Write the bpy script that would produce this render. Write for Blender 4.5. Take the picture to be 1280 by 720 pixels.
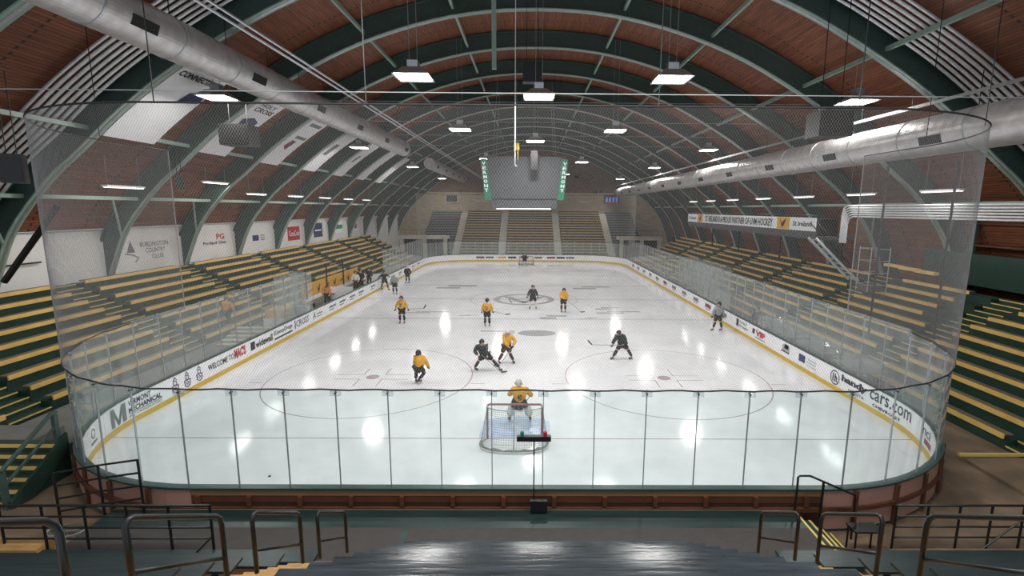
import bpy, bmesh, math, random
from mathutils import Vector, Matrix
random.seed(7)
for o in list(bpy.data.objects): bpy.data.objects.remove(o)
S = bpy.context.scene
C = S.collection
# ------------------------------------------------------------------ camera, world, exposure
F, PIT, YAW, ROLL, SX, HC, CX = 614.6, .1599, -.0084, .0066, 27.0, 7.682, .4745
cam_d = bpy.data.cameras.new('camera'); cam = bpy.data.objects.new('camera', cam_d); C.objects.link(cam)
cam_d.sensor_width = 36; cam_d.sensor_fit = 'HORIZONTAL'; cam_d.lens = F/1280*36
cam_d.shift_x = -SX/1280; cam_d.clip_end = 400
cam.location = (CX, 0, HC)
cam.rotation_euler = (Matrix.Rotation(YAW, 3, 'Z') @ Matrix.Rotation(math.pi/2-PIT, 3, 'X') @ Matrix.Rotation(ROLL, 3, 'Z')).to_euler()
S.camera = cam
w = bpy.data.worlds.new('world'); S.world = w; w.use_nodes = True
w.node_tree.nodes['Background'].inputs[0].default_value = (.80, .90, 1, 1)
w.node_tree.nodes['Background'].inputs[1].default_value = .85
S.view_settings.view_transform = 'Standard'; S.view_settings.look = 'None'
S.view_settings.gamma = 1; S.view_settings.use_curve_mapping = False
S.view_settings.exposure = 0.0
LIGHT_W = 445; TUBE_W = 70

# ------------------------------------------------------------------ materials
def lin(c):
    c = c/255
    return c/12.92 if c <= .04045 else ((c+.055)/1.055)**2.4
def col(h): return tuple(lin(int(h[i:i+2], 16)) for i in (0, 2, 4))+(1,)
MC = {}
def mat(name, h, rough=.6, metal=0, var=.12, scale=3, stretch=(1, 1, 1), emit=0, bump=0, coat=0):
    if name in MC: return MC[name]
    m = bpy.data.materials.new(name); m.use_nodes = True; n = m.node_tree.nodes; l = m.node_tree.links
    b = n['Principled BSDF']; b.inputs['Roughness'].default_value = rough; b.inputs['Metallic'].default_value = metal
    b.inputs['Coat Weight'].default_value = coat
    c = col(h)
    if emit:
        b.inputs['Base Color'].default_value = c
        b.inputs['Emission Color'].default_value = c; b.inputs['Emission Strength'].default_value = emit
    else:
        t = n.new('ShaderNodeTexCoord'); mp = n.new('ShaderNodeMapping'); mp.inputs['Scale'].default_value = stretch
        no = n.new('ShaderNodeTexNoise'); no.inputs['Scale'].default_value = scale; no.inputs['Detail'].default_value = 6
        r = n.new('ShaderNodeValToRGB')
        r.color_ramp.elements[0].position = .3; r.color_ramp.elements[1].position = .7
        r.color_ramp.elements[0].color = tuple(x*(1-var) for x in c[:3])+(1,)
        r.color_ramp.elements[1].color = tuple(min(1, x*(1+var)) for x in c[:3])+(1,)
        l.new(t.outputs['Object'], mp.inputs[0]); l.new(mp.outputs[0], no.inputs[0]); l.new(no.outputs[0], r.inputs[0]); l.new(r.outputs[0], b.inputs['Base Color'])
        if bump:
            bp = n.new('ShaderNodeBump'); bp.inputs['Strength'].default_value = bump; bp.inputs['Distance'].default_value = .02
            l.new(no.outputs[0], bp.inputs['Height']); l.new(bp.outputs[0], b.inputs['Normal'])
    MC[name] = m
    return m
M = {}
M['green'] = mat('painted green steel', '3c4f49', .5, 0, .1)
M['lgreen'] = mat('light green steel flange', '8aa095', .45, 0, .08)
M['dgreen'] = mat('dark green painted wood', '1f3a30', .55, 0, .2, 2)
M['yellow'] = mat('yellow painted seat face', 'e6bd6e', .5, 0, .12, 1.5)
M['seatwood'] = mat('worn brown seat wood', '6d6148', .6, 0, .2, 2)
M['nosing'] = mat('yellow step edge', 'd2b767', .5, 0, .1)
M['white'] = mat('white painted board', 'eceef2', .35, 0, .03)
M['wallwhite'] = mat('white painted wall', 'dcdad8', .7, 0, .05, .6)
M['kick'] = mat('yellow kick plate', 'd0ac2c', .4, 0, .08)
M['cap'] = mat('dark green cap rail', '26403c', .35, 0, .1)
M['pink'] = mat('reddish board back', 'a37a6b', .5, 0, .1, 1)
M['tan'] = mat('tan board back', '86603f', .5, 0, .1, 1)
M['brown'] = mat('brown wood frame', '54301c', .6, 0, .2, 2)
M['darkwood'] = mat('dark red brown wood', '3c1f14', .6)
M['black'] = mat('black plastic', '141516', .4, 0, .1)
M['blackmetal'] = mat('black powder coated tube', '0b0d0e', .42, 0, .15)
M['steel'] = mat('galvanised steel', 'b9bcc0', .35, .8, .12, 4)
M['galv'] = mat('galvanised duct', 'c6c3c3', .38, .55, .15, 3)
M['conduit'] = mat('bright conduit', 'dcdee0', .35, .35, .1, 4)
M['wire'] = mat('steel wire', '8f9391', .5, .3)
M['net'] = mat('white netting cord', '8c8a88', .7, 0, .05)
M['rope'] = mat('black rope', '222222', .7)
M['red'] = mat('red paint', 'b3202c', .4); M['post'] = mat('faded red goal post', '8c4a4c', .4)
M['navy'] = mat('navy print', '262f5e', .5)
M['ink'] = mat('black print', '1c1d20', .5)
M['grey'] = mat('grey print', '6a6c70', .5)
M['maroon'] = mat('maroon print', '7c2440', .5)
M['greenprint'] = mat('green print', '1f8a55', .5)
M['mgreen'] = mat('muted green print', '4e6f5c', .5)
M['linegrey'] = mat('grey blue ice line', '7b8086', .2, 0, .1)
M['darkmat'] = mat('grey rubber mat', '3d3836', .8, 0, .12, 5)
M['platgreen'] = mat('worn green platform paint', '1f302e', .35, 0, .3, 1.5, (.4, 3, 1))
M['plankdark'] = mat('scuffed dark bleacher plank', '2e363b', .2, 0, .5, 3, (.5, 5, 1), bump=.3)
M['plankside'] = mat('dark green blue plank', '202c2e', .35, 0, .2, 3, (.5, 5, 1), bump=.2)
M['stepwood'] = mat('bare wood step', 'a88250', .5, 0, .2, 3)
M['plywood'] = mat('stained concrete floor', '75634f', .7, 0, .3, 1.1)
M['concrete'] = mat('grey concrete', '6f6f6b', .75, 0, .15, 1)
M['palewall'] = mat('pale concrete', 'b9b4aa', .7, 0, .1, .7)
M['skin'] = mat('skin', 'c99a80', .5)
M['jy'] = mat('gold jersey cloth', 'd9a02a', .75, 0, .15, 6)
M['jd'] = mat('dark green jersey cloth', '1d2c29', .75, 0, .3, 8)
M['jg'] = mat('grey jersey cloth', '8d9092', .75, 0, .35, 9)
M['jw'] = mat('white shirt cloth', 'd8d6d2', .75, 0, .1, 6)
M['jk'] = mat('black coat cloth', '17181b', .8, 0, .2, 6)
M['jo'] = mat('orange jacket cloth', 'd98a2a', .75, 0, .15, 6)
M['pantk'] = mat('black padded pants', '17191a', .7)
M['pantb'] = mat('brown hockey pants', '3a2d26', .7)
M['sockw'] = mat('white sock', 'c9c9c4', .7)
M['curtain'] = mat('grey curtain mesh cloth', '4b4e52', .7, 0, .1, 4)
M['banner'] = mat('white banner vinyl', 'e4e3e6', .5, 0, .03)
M['gold'] = mat('gold print', 'd9a233', .5)
M['creaseblue'] = mat('light blue ice paint', 'bccae2', .2)
M['icegrey'] = mat('faded grey ice paint', 'a6aaad', .2, 0, .2, 5)
M['icered'] = mat('faded red ice paint', 'ab9a9e', .2, 0, .1)
M['lamp'] = mat('lit lamp diffuser', 'ffffff', .5, emit=16)
M['tube'] = mat('lit fluorescent tube', 'fff6ec', .5, emit=2.4)
M['bulbg'] = mat('green lamp lens', '157a4c', .2); M['bulbr'] = mat('red lamp lens', 'b01f2c', .2)

def glass_mat(name, tint, haze, gl=.06):
    m = bpy.data.materials.new(name); m.use_nodes = True; n = m.node_tree.nodes; l = m.node_tree.links; n.clear()
    o = n.new('ShaderNodeOutputMaterial'); t = n.new('ShaderNodeBsdfTransparent'); t.inputs[0].default_value = tint
    g = n.new('ShaderNodeBsdfGlossy'); g.inputs['Roughness'].default_value = .03
    d = n.new('ShaderNodeBsdfDiffuse'); d.inputs[0].default_value = (.75, .8, .8, 1)
    fr = n.new('ShaderNodeFresnel'); fr.inputs[0].default_value = 1.35
    no = n.new('ShaderNodeTexNoise'); no.inputs['Scale'].default_value = 2.2
    mu = n.new('ShaderNodeMath'); mu.operation = 'MULTIPLY'; mu.inputs[1].default_value = haze*2
    a = n.new('ShaderNodeMixShader'); b = n.new('ShaderNodeMixShader')
    l.new(no.outputs[0], mu.inputs[0]); l.new(mu.outputs[0], a.inputs[0]); l.new(t.outputs[0], a.inputs[1]); l.new(d.outputs[0], a.inputs[2])
    ge = n.new('ShaderNodeNewGeometry'); m1 = n.new('ShaderNodeMath'); m1.operation = 'SUBTRACT'; m1.inputs[0].default_value = 1; m2 = n.new('ShaderNodeMath'); m2.operation = 'MULTIPLY'
    l.new(ge.outputs['Backfacing'], m1.inputs[1]); l.new(fr.outputs[0], m2.inputs[0]); l.new(m1.outputs[0], m2.inputs[1]); l.new(m2.outputs[0], b.inputs[0]); l.new(a.outputs[0], b.inputs[1]); l.new(g.outputs[0], b.inputs[2]); l.new(b.outputs[0], o.inputs[0])
    return m
M['glass'] = glass_mat('clear rink glass', (.93, .975, .965, 1), .05)
M['sideglass'] = glass_mat('scratched rink glass', (.93, .965, .955, 1), .11)
M['plastic'] = glass_mat('cloudy clear plastic sheet', (.9, .92, .93, 1), .14)

def ice_mat():
    m = bpy.data.materials.new('resurfaced ice'); m.use_nodes = True; n = m.node_tree.nodes; l = m.node_tree.links
    b = n['Principled BSDF']; b.inputs['Roughness'].default_value = .1; b.inputs['IOR'].default_value = 1.33
    t = n.new('ShaderNodeTexCoord')
    n1 = n.new('ShaderNodeTexNoise'); n1.inputs['Scale'].default_value = .35; n1.inputs['Detail'].default_value = 8; n1.inputs['Roughness'].default_value = .7
    r = n.new('ShaderNodeValToRGB'); r.color_ramp.elements[0].position = .3; r.color_ramp.elements[1].position = .68
    r.color_ramp.elements[0].color = col('d3d6db'); r.color_ramp.elements[1].color = col('e9ebee')
    mp = n.new('ShaderNodeMapping'); mp.inputs['Scale'].default_value = (1.2, .5, 1); mp.inputs['Rotation'].default_value = (0, 0, .5)
    n2 = n.new('ShaderNodeTexNoise'); n2.inputs['Scale'].default_value = 7; n2.inputs['Detail'].default_value = 10
    bp = n.new('ShaderNodeBump'); bp.inputs['Strength'].default_value = .10; bp.inputs['Distance'].default_value = .01
    l.new(t.outputs['Object'], n1.inputs[0]); l.new(n1.outputs[0], r.inputs[0]); l.new(r.outputs[0], b.inputs['Base Color'])
    l.new(t.outputs['Object'], mp.inputs[0]); l.new(mp.outputs[0], n2.inputs[0]); l.new(n2.outputs[0], bp.inputs['Height'])
    l.new(bp.outputs[0], b.inputs['Normal'])
    return m
M['ice'] = ice_mat()
def plank_mat(name, c1, c2, c3, sx, sy, uv=True, bl=6, rough=.65):
    m = bpy.data.materials.new(name); m.use_nodes = True; n = m.node_tree.nodes; l = m.node_tree.links
    b = n['Principled BSDF']; b.inputs['Roughness'].default_value = rough
    t = n.new('ShaderNodeTexCoord'); mp = n.new('ShaderNodeMapping'); mp.inputs['Scale'].default_value = (sx, sy, 1)
    br = n.new('ShaderNodeTexBrick'); br.inputs['Color1'].default_value = col(c1); br.inputs['Color2'].default_value = col(c2); br.inputs['Mortar'].default_value = col(c3)
    br.inputs['Scale'].default_value = 1; br.inputs['Brick Width'].default_value = bl; br.inputs['Row Height'].default_value = 1; br.inputs['Mortar Size'].default_value = .06
    no = n.new('ShaderNodeTexNoise'); no.inputs['Scale'].default_value = 1.4; no.inputs['Detail'].default_value = 9; no.inputs['Roughness'].default_value = .7
    mp2 = n.new('ShaderNodeMapping'); mp2.inputs['Scale'].default_value = (.5, 6, 1)
    mx = n.new('ShaderNodeMix'); mx.data_type = 'RGBA'; mx.blend_type = 'MULTIPLY'; mx.inputs[0].default_value = .8
    rr = n.new('ShaderNodeValToRGB'); rr.color_ramp.elements[0].position = .3; rr.color_ramp.elements[0].color = (.3, .3, .3, 1); rr.color_ramp.elements[1].position = .7; rr.color_ramp.elements[1].color = (1.3, 1.3, 1.3, 1)
    l.new(t.outputs['UV'], mp.inputs[0]); l.new(mp.outputs[0], br.inputs[0]); l.new(t.outputs['UV'], mp2.inputs[0]); l.new(mp2.outputs[0], no.inputs[0])
    l.new(no.outputs[0], rr.inputs[0]); l.new(br.outputs[0], mx.inputs[6]); l.new(rr.outputs[0], mx.inputs[7]); l.new(mx.outputs[2], b.inputs['Base Color'])
    return m
M['deck'] = plank_mat('brown roof planks', '8a5238', '74442c', '38211a', 1, 7)       # u = along the building, v = across
M['brick'] = plank_mat('tan brick', '86695a', '745a4b', '6a5a4e', 4, 12, bl=1)
M['cream'] = plank_mat('cream painted block', 'b8a88e', 'b09f84', '9a8c76', 2.4, 5, bl=1)
M['darkwall'] = plank_mat('dark boarded wall', '2e2019', '261a15', '120d0b', 1, 6)

# ------------------------------------------------------------------ mesh helpers
class MB:
    def __init__(s): s.v = []; s.f = []; s.uv = []; s.m = []
    def quadface(s, idx, mi=0): s.f.append(idx); s.m.append(mi)
    def box(s, x0, x1, y0, y1, z0, z1, mi=0, mx=None):
        n = len(s.v)
        for z in (z0, z1):
            for x, y in ((x0, y0), (x1, y0), (x1, y1), (x0, y1)):
                p = Vector((x, y, z)); s.v.append(mx @ p if mx else p)
        for q in ((3, 2, 1, 0), (4, 5, 6, 7), (0, 1, 5, 4), (1, 2, 6, 5), (2, 3, 7, 6), (3, 0, 4, 7)): s.quadface([n+i for i in q], mi)
        return s
    def tube(s, pts, r, k=8, closed=False, mi=0, cap=True):
        pts = [Vector(p) for p in pts]; N = len(pts); n = len(s.v)
        rr = r if isinstance(r, (list, tuple)) else [r]*N
        up = None
        for i, p in enumerate(pts):
            a = pts[i-1] if (i or closed) else p; b = pts[(i+1) % N] if (i < N-1 or closed) else p
            t = (b-a).normalized() if (b-a).length > 1e-9 else Vector((0, 0, 1))
            if up is None: up = Vector((0, 0, 1)) if abs(t.z) < .9 else Vector((0, 1, 0))
            sd = t.cross(up)
            if sd.length < 1e-4: sd = t.cross(Vector((1, 0, 0)))
            sd.normalize(); u2 = sd.cross(t).normalized(); up = u2
            for j in range(k):
                a_ = 2*math.pi*j/k+math.pi/k
                s.v.append(p+(sd*math.cos(a_)+u2*math.sin(a_))*rr[i])
        for i in range(N if closed else N-1):
            for j in range(k):
                a = n+i*k+j; b = n+i*k+(j+1) % k; c = n+((i+1) % N)*k+(j+1) % k; d = n+((i+1) % N)*k+j
                s.quadface([a, b, c, d], mi)
        if not closed and cap and k > 2:
            s.quadface([n+j for j in range(k)][::-1], mi); s.quadface([n+(N-1)*k+j for j in range(k)], mi)
        return s
    def prism(s, poly, axis, a0, a1, mi=0):
        # poly of 2D points extruded along axis 'x','y','z'
        n = len(s.v); N = len(poly)
        for a in (a0, a1):
            for p, q in poly:
                s.v.append(Vector({'x': (a, p, q), 'y': (p, a, q), 'z': (p, q, a)}[axis]))
        for i in range(N): s.quadface([n+i, n+(i+1) % N, n+N+(i+1) % N, n+N+i], mi)
        s.quadface([n+i for i in range(N)][::-1], mi); s.quadface([n+N+i for i in range(N)], mi)
        return s
    def strip(s, A, B, mi=0):
        n = len(s.v); N = len(A); s.v += [Vector(p) for p in A]+[Vector(p) for p in B]
        for i in range(N-1): s.quadface([n+i, n+i+1, n+N+i+1, n+N+i], mi)
        return s
    def sphere(s, c, r, k=12, h=8, mi=0, half=False):
        r = r if isinstance(r, tuple) else (r, r, r); n = len(s.v); c = Vector(c)
        for i in range(h+1):
            th = math.pi*i/h*(.5 if half else 1)
            for j in range(k):
                a = 2*math.pi*j/k; s.v.append(c+Vector((r[0]*math.sin(th)*math.cos(a), r[1]*math.sin(th)*math.sin(a), r[2]*math.cos(th))))
        for i in range(h):
            for j in range(k): s.quadface([n+i*k+j, n+(i+1)*k+j, n+(i+1)*k+(j+1) % k, n+i*k+(j+1) % k], mi)
        return s
    def build(s, name, m, parent=None, smooth=False, uvs=None):
        me = bpy.data.meshes.new(name); me.from_pydata([tuple(v) for v in s.v], [], s.f)
        for x in (m if isinstance(m, list) else [m]): me.materials.append(x)
        if any(s.m): me.polygons.foreach_set('material_index', s.m)
        if smooth: me.polygons.foreach_set('use_smooth', [True]*len(me.polygons))
        if uvs:
            u = me.uv_layers.new(name='UVMap')
            for i, lp in enumerate(me.loops): u.data[i].uv = uvs(me.vertices[lp.vertex_index].co)
        bm = bmesh.new(); bm.from_mesh(me); bmesh.ops.recalc_face_normals(bm, faces=bm.faces); bm.to_mesh(me); bm.free()
        o = bpy.data.objects.new(name, me); C.objects.link(o)
        if parent: o.parent = parent; o.matrix_parent_inverse = Matrix.Translation(-parent.location) if not parent.rotation_euler.z else parent.matrix_basis.inverted()
        return o
def tag(o, label=None, cat=None, group=None, kind=None):
    if label: o['label'] = label
    if cat: o['category'] = cat
    if group: o['group'] = group
    if kind: o['kind'] = kind
    return o
def thing(name, label, cat, loc=(0, 0, 0), group=None, rz=0):
    o = bpy.data.objects.new(name, None); C.objects.link(o); o.location = loc; o.rotation_euler.z = rz; o.empty_display_size = .2
    return tag(o, label, cat, group)
def copy_tree(o, delta, parent=None, top=True):
    c = o.copy(); C.objects.link(c)
    if parent: inv = o.matrix_parent_inverse.copy(); c.parent = parent; c.matrix_parent_inverse = inv
    if top: c.location = o.location+Vector(delta)
    for ch in o.children: copy_tree(ch, delta, c, False)
    return c
def loft(name, m, parent=None): pass
TXT = {}
def text_verts(txt, bold=0.0):
    key = (txt, bold)
    if key in TXT: return TXT[key]
    cu = bpy.data.curves.new('t', 'FONT'); cu.body = txt; cu.size = 1; cu.resolution_u = 2; cu.offset = bold
    cu.space_line = .9
    o = bpy.data.objects.new('t', cu); C.objects.link(o)
    dg = bpy.context.evaluated_depsgraph_get(); me = o.evaluated_get(dg).to_mesh()
    vs = [v.co.copy() for v in me.vertices]; fs = [list(p.vertices) for p in me.polygons]
    o.evaluated_get(dg).to_mesh_clear(); bpy.data.objects.remove(o); bpy.data.curves.remove(cu)
    x0 = min(v.x for v in vs); x1 = max(v.x for v in vs); y0 = min(v.y for v in vs); y1 = max(v.y for v in vs)
    vs = [((v.x-x0)/(x1-x0), (v.y-y0)/(y1-y0)) for v in vs]
    TXT[key] = (vs, fs)
    return TXT[key]
def flat_text(name, txt, fn, m, parent, bold=.01):
    vs, fs = text_verts(txt, bold); b = MB(); b.v = [Vector(fn(u, v)) for u, v in vs]; b.f = fs; b.m = [0]*len(fs)
    me = bpy.data.meshes.new(name); me.from_pydata([tuple(v) for v in b.v], [], fs); me.materials.append(m)
    o = bpy.data.objects.new(name, me); C.objects.link(o)
    if parent: o.parent = parent; o.matrix_parent_inverse = parent.matrix_basis.inverted()
    return o
ORD = ['first', 'second', 'third', 'fourth', 'fifth', 'sixth', 'seventh', 'eighth', 'ninth', 'tenth', 'eleventh', 'twelfth', 'thirteenth', 'fourteenth', 'fifteenth', 'sixteenth', 'seventeenth', 'eighteenth', 'nineteenth', 'twentieth']
def ordn(i):
    if i < 20: return ORD[i]
    t = {2: 'twenty', 3: 'thirty', 4: 'forty', 5: 'fifty'}[(i+1)//10]; u = (i+1) % 10
    return t+'-'+ORD[u-1] if u else {2: 'twentieth', 3: 'thirtieth', 4: 'fortieth', 5: 'fiftieth'}[(i+1)//10]

# ------------------------------------------------------------------ geometry constants
B0, B1, HW, RC = 11.04, 72.0, 13.72, 6.1
G0, G1 = 15.61, 67.42
BX = .9            # the building's centre line
ARCH_Y = [15.7+6.35*k for k in range(13)]
PROF0 = [(25.3, 1.5), (24.75, 3.2), (24.4, 4.2), (23.3, 6.5), (21.4, 8.7), (19.85, 10.0), (17.8, 11.75), (15.2, 13.55), (11.3, 15.7), (7.6, 17.1), (3.8, 17.95), (0, 18.2)]
def spline(P, n=5):
    out = []
    for i in range(len(P)-1):
        p0 = P[max(i-1, 0)]; p1 = P[i]; p2 = P[i+1]; p3 = P[i+2] if i+2 < len(P) else (-P[-2][0], P[-2][1])
        for k in range(n):
            t = k/n
            out.append(tuple(.5*((2*p1[j])+(-p0[j]+p2[j])*t+(2*p0[j]-5*p1[j]+4*p2[j]-p3[j])*t*t+(-p0[j]+3*p1[j]-3*p2[j]+p3[j])*t**3) for j in (0, 1)))
    out.append(P[-1]); return out
half = spline(PROF0, 4)
PROF = [(BX-x, z) for x, z in half]+[(BX+x, z) for x, z in half[-2::-1]]    # left foot to right foot
def prof_off(d):
    out = []
    for i, (x, z) in enumerate(PROF):
        a = PROF[max(i-1, 0)]; b = PROF[min(i+1, len(PROF)-1)]; tx, tz = b[0]-a[0], b[1]-a[1]; L = math.hypot(tx, tz)
        out.append((x-tz/L*d, z+tx/L*d))
    return out
LEN = [0]
for i in range(1, len(PROF)): LEN.append(LEN[-1]+math.dist(PROF[i], PROF[i-1]))
def prof_at(xrel, d=0):
    """point on the profile where |x-BX| = xrel on the given side (sign), offset outwards"""
    P = prof_off(d); X = BX+xrel
    for i in range(len(P)-1):
        if P[i][0] <= X <= P[i+1][0]:
            t = (X-P[i][0])/(P[i+1][0]-P[i][0]+1e-9); return X, P[i][1]+t*(P[i+1][1]-P[i][1])
    return X, 2
# rink outline: s runs from the near middle to the right, away along the right side and back along the left
W2 = HW-RC; QA = RC*math.pi/2; SL = (B1-B0)-2*RC; TOT = 4*W2+4*QA+2*SL
def rink(s, off=0):
    s %= TOT
    def arc(cx, cy, a): return cx+(RC+off)*math.cos(a), cy+(RC+off)*math.sin(a), math.cos(a), math.sin(a)
    if s < W2: return s, B0-off, 0, -1
    s -= W2
    if s < QA: return arc(W2, B0+RC, -math.pi/2+s/RC)
    s -= QA
    if s < SL: return HW+off, B0+RC+s, 1, 0
    s -= SL
    if s < QA: return arc(W2, B1-RC, s/RC)
    s -= QA
    if s < 2*W2: return W2-s, B1+off, 0, 1
    s -= 2*W2
    if s < QA: return arc(-W2, B1-RC, math.pi/2+s/RC)
    s -= QA
    if s < SL: return -HW-off, B1-RC-s, -1, 0
    s -= SL
    if s < QA: return arc(-W2, B0+RC, math.pi+s/RC)
    s -= QA
    return -W2+s, B0-off, 0, -1
def sR(y): return W2+QA+(y-B0-RC)
def sL(y): return W2+QA+SL+QA+2*W2+QA+(B1-RC-y)
def ribbon(b, s0, s1, off0, off1, z0, z1, step=.6, mi=0):
    n = max(1, int(math.ceil((s1-s0)/step))); k = len(b.v)
    for i in range(n+1):
        s = s0+(s1-s0)*i/n
        for off, z in ((off0, z0), (off1, z0), (off1, z1), (off0, z1)):
            x, y, _, _ = rink(s, off); b.v.append(Vector((x, y, z)))
    for i in range(n):
        for j in range(4): b.quadface([k+i*4+j, k+i*4+(j+1) % 4, k+i*4+4+(j+1) % 4, k+i*4+4+j], mi)
    b.quadface([k+j for j in range(4)], mi); b.quadface([k+n*4+j for j in range(4)][::-1], mi)
    return b

# ------------------------------------------------------------------ floor and ice
def struct(b, name, m, uvs=None): return tag(b.build(name, m, None, uvs=uvs), kind='structure')
struct(MB().box(-27, 28, 2, 93, -.35, -.13), 'floor', M['plywood'])
ib = MB(); n = 220; ib.v = [Vector((rink(TOT*i/n, .02)[0], rink(TOT*i/n, .02)[1], 0)) for i in range(n)]
ib.v += [v-Vector((0, 0, .12)) for v in ib.v]; ib.f = [list(range(n)), list(range(n, 2*n))[::-1]]+[[i, n+i, n+(i+1) % n, (i+1) % n] for i in range(n)]; ib.m = [0]*len(ib.f)
ice = tag(ib.build('ice_sheet', M['ice']), 'white ice sheet with painted circles and lines filling the rink', 'ice')
def ringm(cx, cy, r, w_, n=64, a0=0, a1=2*math.pi, z=.004):
    b = MB(); A = [(cx+(r-w_)*math.cos(a0+(a1-a0)*i/n), cy+(r-w_)*math.sin(a0+(a1-a0)*i/n), z) for i in range(n+1)]
    Bq = [(cx+r*math.cos(a0+(a1-a0)*i/n), cy+r*math.sin(a0+(a1-a0)*i/n), z) for i in range(n+1)]
    return b.strip(A, Bq)
def rect(b, x0, x1, y0, y1, z=.004):
    n = len(b.v); b.v += [Vector((x0, y0, z)), Vector((x1, y0, z)), Vector((x1, y1, z)), Vector((x0, y1, z))]; b.quadface([n, n+1, n+2, n+3]); return b
CI = (B0+B1)/2
for gy, sg in ((G0, 1), (G1, -1)):
    dx_ = math.sqrt(RC**2-(RC-abs(gy-(B0 if sg > 0 else B1)))**2)
    rect(MB(), -(W2+dx_), W2+dx_, gy-.025, gy+.025).build('goal_line', M['icered'], ice)
    b = MB(); pl = [(-1.22, gy)]+[(1.83*math.cos(a), gy+sg*1.83*math.sin(a)) for a in [math.pi-.841-(math.pi-1.682)*q/16 for q in range(17)]]+[(1.22, gy)]
    b.v = [Vector((x, y, .003)) for x, y in pl]; b.f = [list(range(len(pl)))]; b.m = [0]; b.build('crease', M['creaseblue'], ice)
    for sx in (-1, 1):
        cx, cy = sx*6.705, gy+sg*6.1
        ringm(cx, cy, 4.57, .05, 72).build('faceoff_circle', M['icered'], ice)
        ringm(cx, cy, .3, .3, 24).build('faceoff_dot', M['icered'], ice)
        for a in (-1, 1):
            for c in (-1, 1):
                b = MB(); rect(b, min(cx+a*.5, cx+a*1.7), max(cx+a*.5, cx+a*1.7), cy+c*.3-.025, cy+c*.3+.025)
                rect(b, cx+a*.5-.025, cx+a*.5+.025, min(cy+c*.3, cy+c*1.2), max(cy+c*.3, cy+c*1.2)); b.build('faceoff_mark', M['icered'], ice)
        for c in (-1, 1): rect(MB(), cx+4.57 if c > 0 else cx-5.2, cx+5.2 if c > 0 else cx-4.57, cy-.85, cy-.8).build('hash_mark', M['icered'], ice)
for yy, nm in ((CI-7.62, 'blue_line'), (CI+7.62, 'blue_line'), (CI, 'centre_line')):
    b = MB(); rect(b, -HW, HW, yy-.15, yy-.10); rect(b, -HW, HW, yy+.10, yy+.15); b.build(nm, M['linegrey'], ice)
ringm(0, CI, 4.57, .05, 72).build('centre_circle', M['icegrey'], ice)
b = ringm(0, CI, 2.6, .5, 48); 
for x0, x1, x2, x3 in ((-1.9, -1.2, -.35, .35), (1.2, 1.9, .35, -.35)):
    n = len(b.v); b.v += [Vector((x0, CI+1.3, .004)), Vector((x1, CI+1.3, .004)), Vector((max(x2, x3), CI-1.6, .004)), Vector((min(x2, x3), CI-1.6, .004))]; b.quadface([n, n+1, n+2, n+3])
b.build('centre_logo', M['icegrey'], ice)
for cx, cy, rx, ry in ((0.95, 29.9, 1.2, .75),):
    b = MB(); n = len(b.v); b.v = [Vector((cx+rx*math.cos(a*.26), cy+ry*math.sin(a*.26), .004)) for a in range(24)]; b.f = [list(range(24))]; b.m = [0]; b.build('ice_logo', M['icegrey'], ice)
    b = MB(); rect(b, -2.6, -.45, 30.2, 30.5); rect(b, -1.2, -.45, 29.8, 30.05); b.build('ice_logo', M['icegrey'], ice)
for x, y, sx, sy in ((7.2, 36.3, 1.7, .5), (6.6, 37.8, 1.0, .5), (-7.2, 36.0, 1.6, .35), (6.6, 48.0, 1.9, 1.0), (-6.7, 48.2, 1.9, 1.2), (2.2, 34.6, 1.0, .7), (-3.9, 35, .7, .2), (4.9, 34.3, .5, .2)):
    b = MB(); rect(b, x-sx, x+sx*.2, y-sy, y-sy*.2); rect(b, x-sx*.5, x+sx, y+sy*.1, y+sy*.8); b.build('ice_logo', M['icegrey'], ice)

# ------------------------------------------------------------------ roof deck, walls
A = prof_off(1.1); D = prof_off(1.4)
KEEP = [i for i, (x, z) in enumerate(A) if x > 0 or z > 6.2]
A = [A[i] for i in KEEP]; D = [D[i] for i in KEEP]; LENK = [LEN[i] for i in KEEP]
b = MB(); uvm = {}
for yy in (3, 92.6):
    for i, (x, z) in enumerate(A): b.v.append(Vector((x, yy, z)))
    for i, (x, z) in enumerate(D): b.v.append(Vector((x, yy, z)))
N = len(A)
for i in range(N-1):
    b.quadface([i, i+1, 2*N+i+1, 2*N+i]); b.quadface([N+i, N+i+1, 3*N+i+1, 3*N+i])
    b.quadface([i, i+1, N+i+1, N+i]); b.quadface([2*N+i, 2*N+i+1, 3*N+i+1, 3*N+i])
vi = {}
for k in range(2):
    for q in range(2):
        for i in range(N): vi[len(vi)] = LENK[i]
me_uv = {}
ce = b.build('ceiling', M['deck']); tag(ce, kind='structure')
u = ce.data.uv_layers.new(name='UVMap')
for i, lp in enumerate(ce.data.loops):
    v = ce.data.vertices[lp.vertex_index]; u.data[i].uv = (v.co.y, vi[lp.vertex_index % (4*N)])
struct(MB().box(-24.25, -23.95, 3, 92.6, -.13, 6.38), 'wall_left', M['wallwhite'])
struct(MB().box(27.0, 27.3, 3, 92.6, -.13, 3.6), 'wall_right', M['darkwall'], lambda c: (c.y, c.z))
poly = [(-26.5, -.13)]+[p for p in prof_off(1.05) if p[1] > 1]+[(28.3, -.13)]
def clip(poly, z0, z1):
    out = []
    N = len(poly)
    def cl(P, s, z):
        o = []
        for i in range(len(P)):
            a, c = P[i], P[(i+1) % len(P)]; ia = s*(a[1]-z) >= 0; ic = s*(c[1]-z) >= 0
            if ia: o.append(a)
            if ia != ic: t = (z-a[1])/(c[1]-a[1]); o.append((a[0]+t*(c[0]-a[0]), z))
        return o
    return cl(cl(poly, 1, z0), -1, z1)
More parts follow.
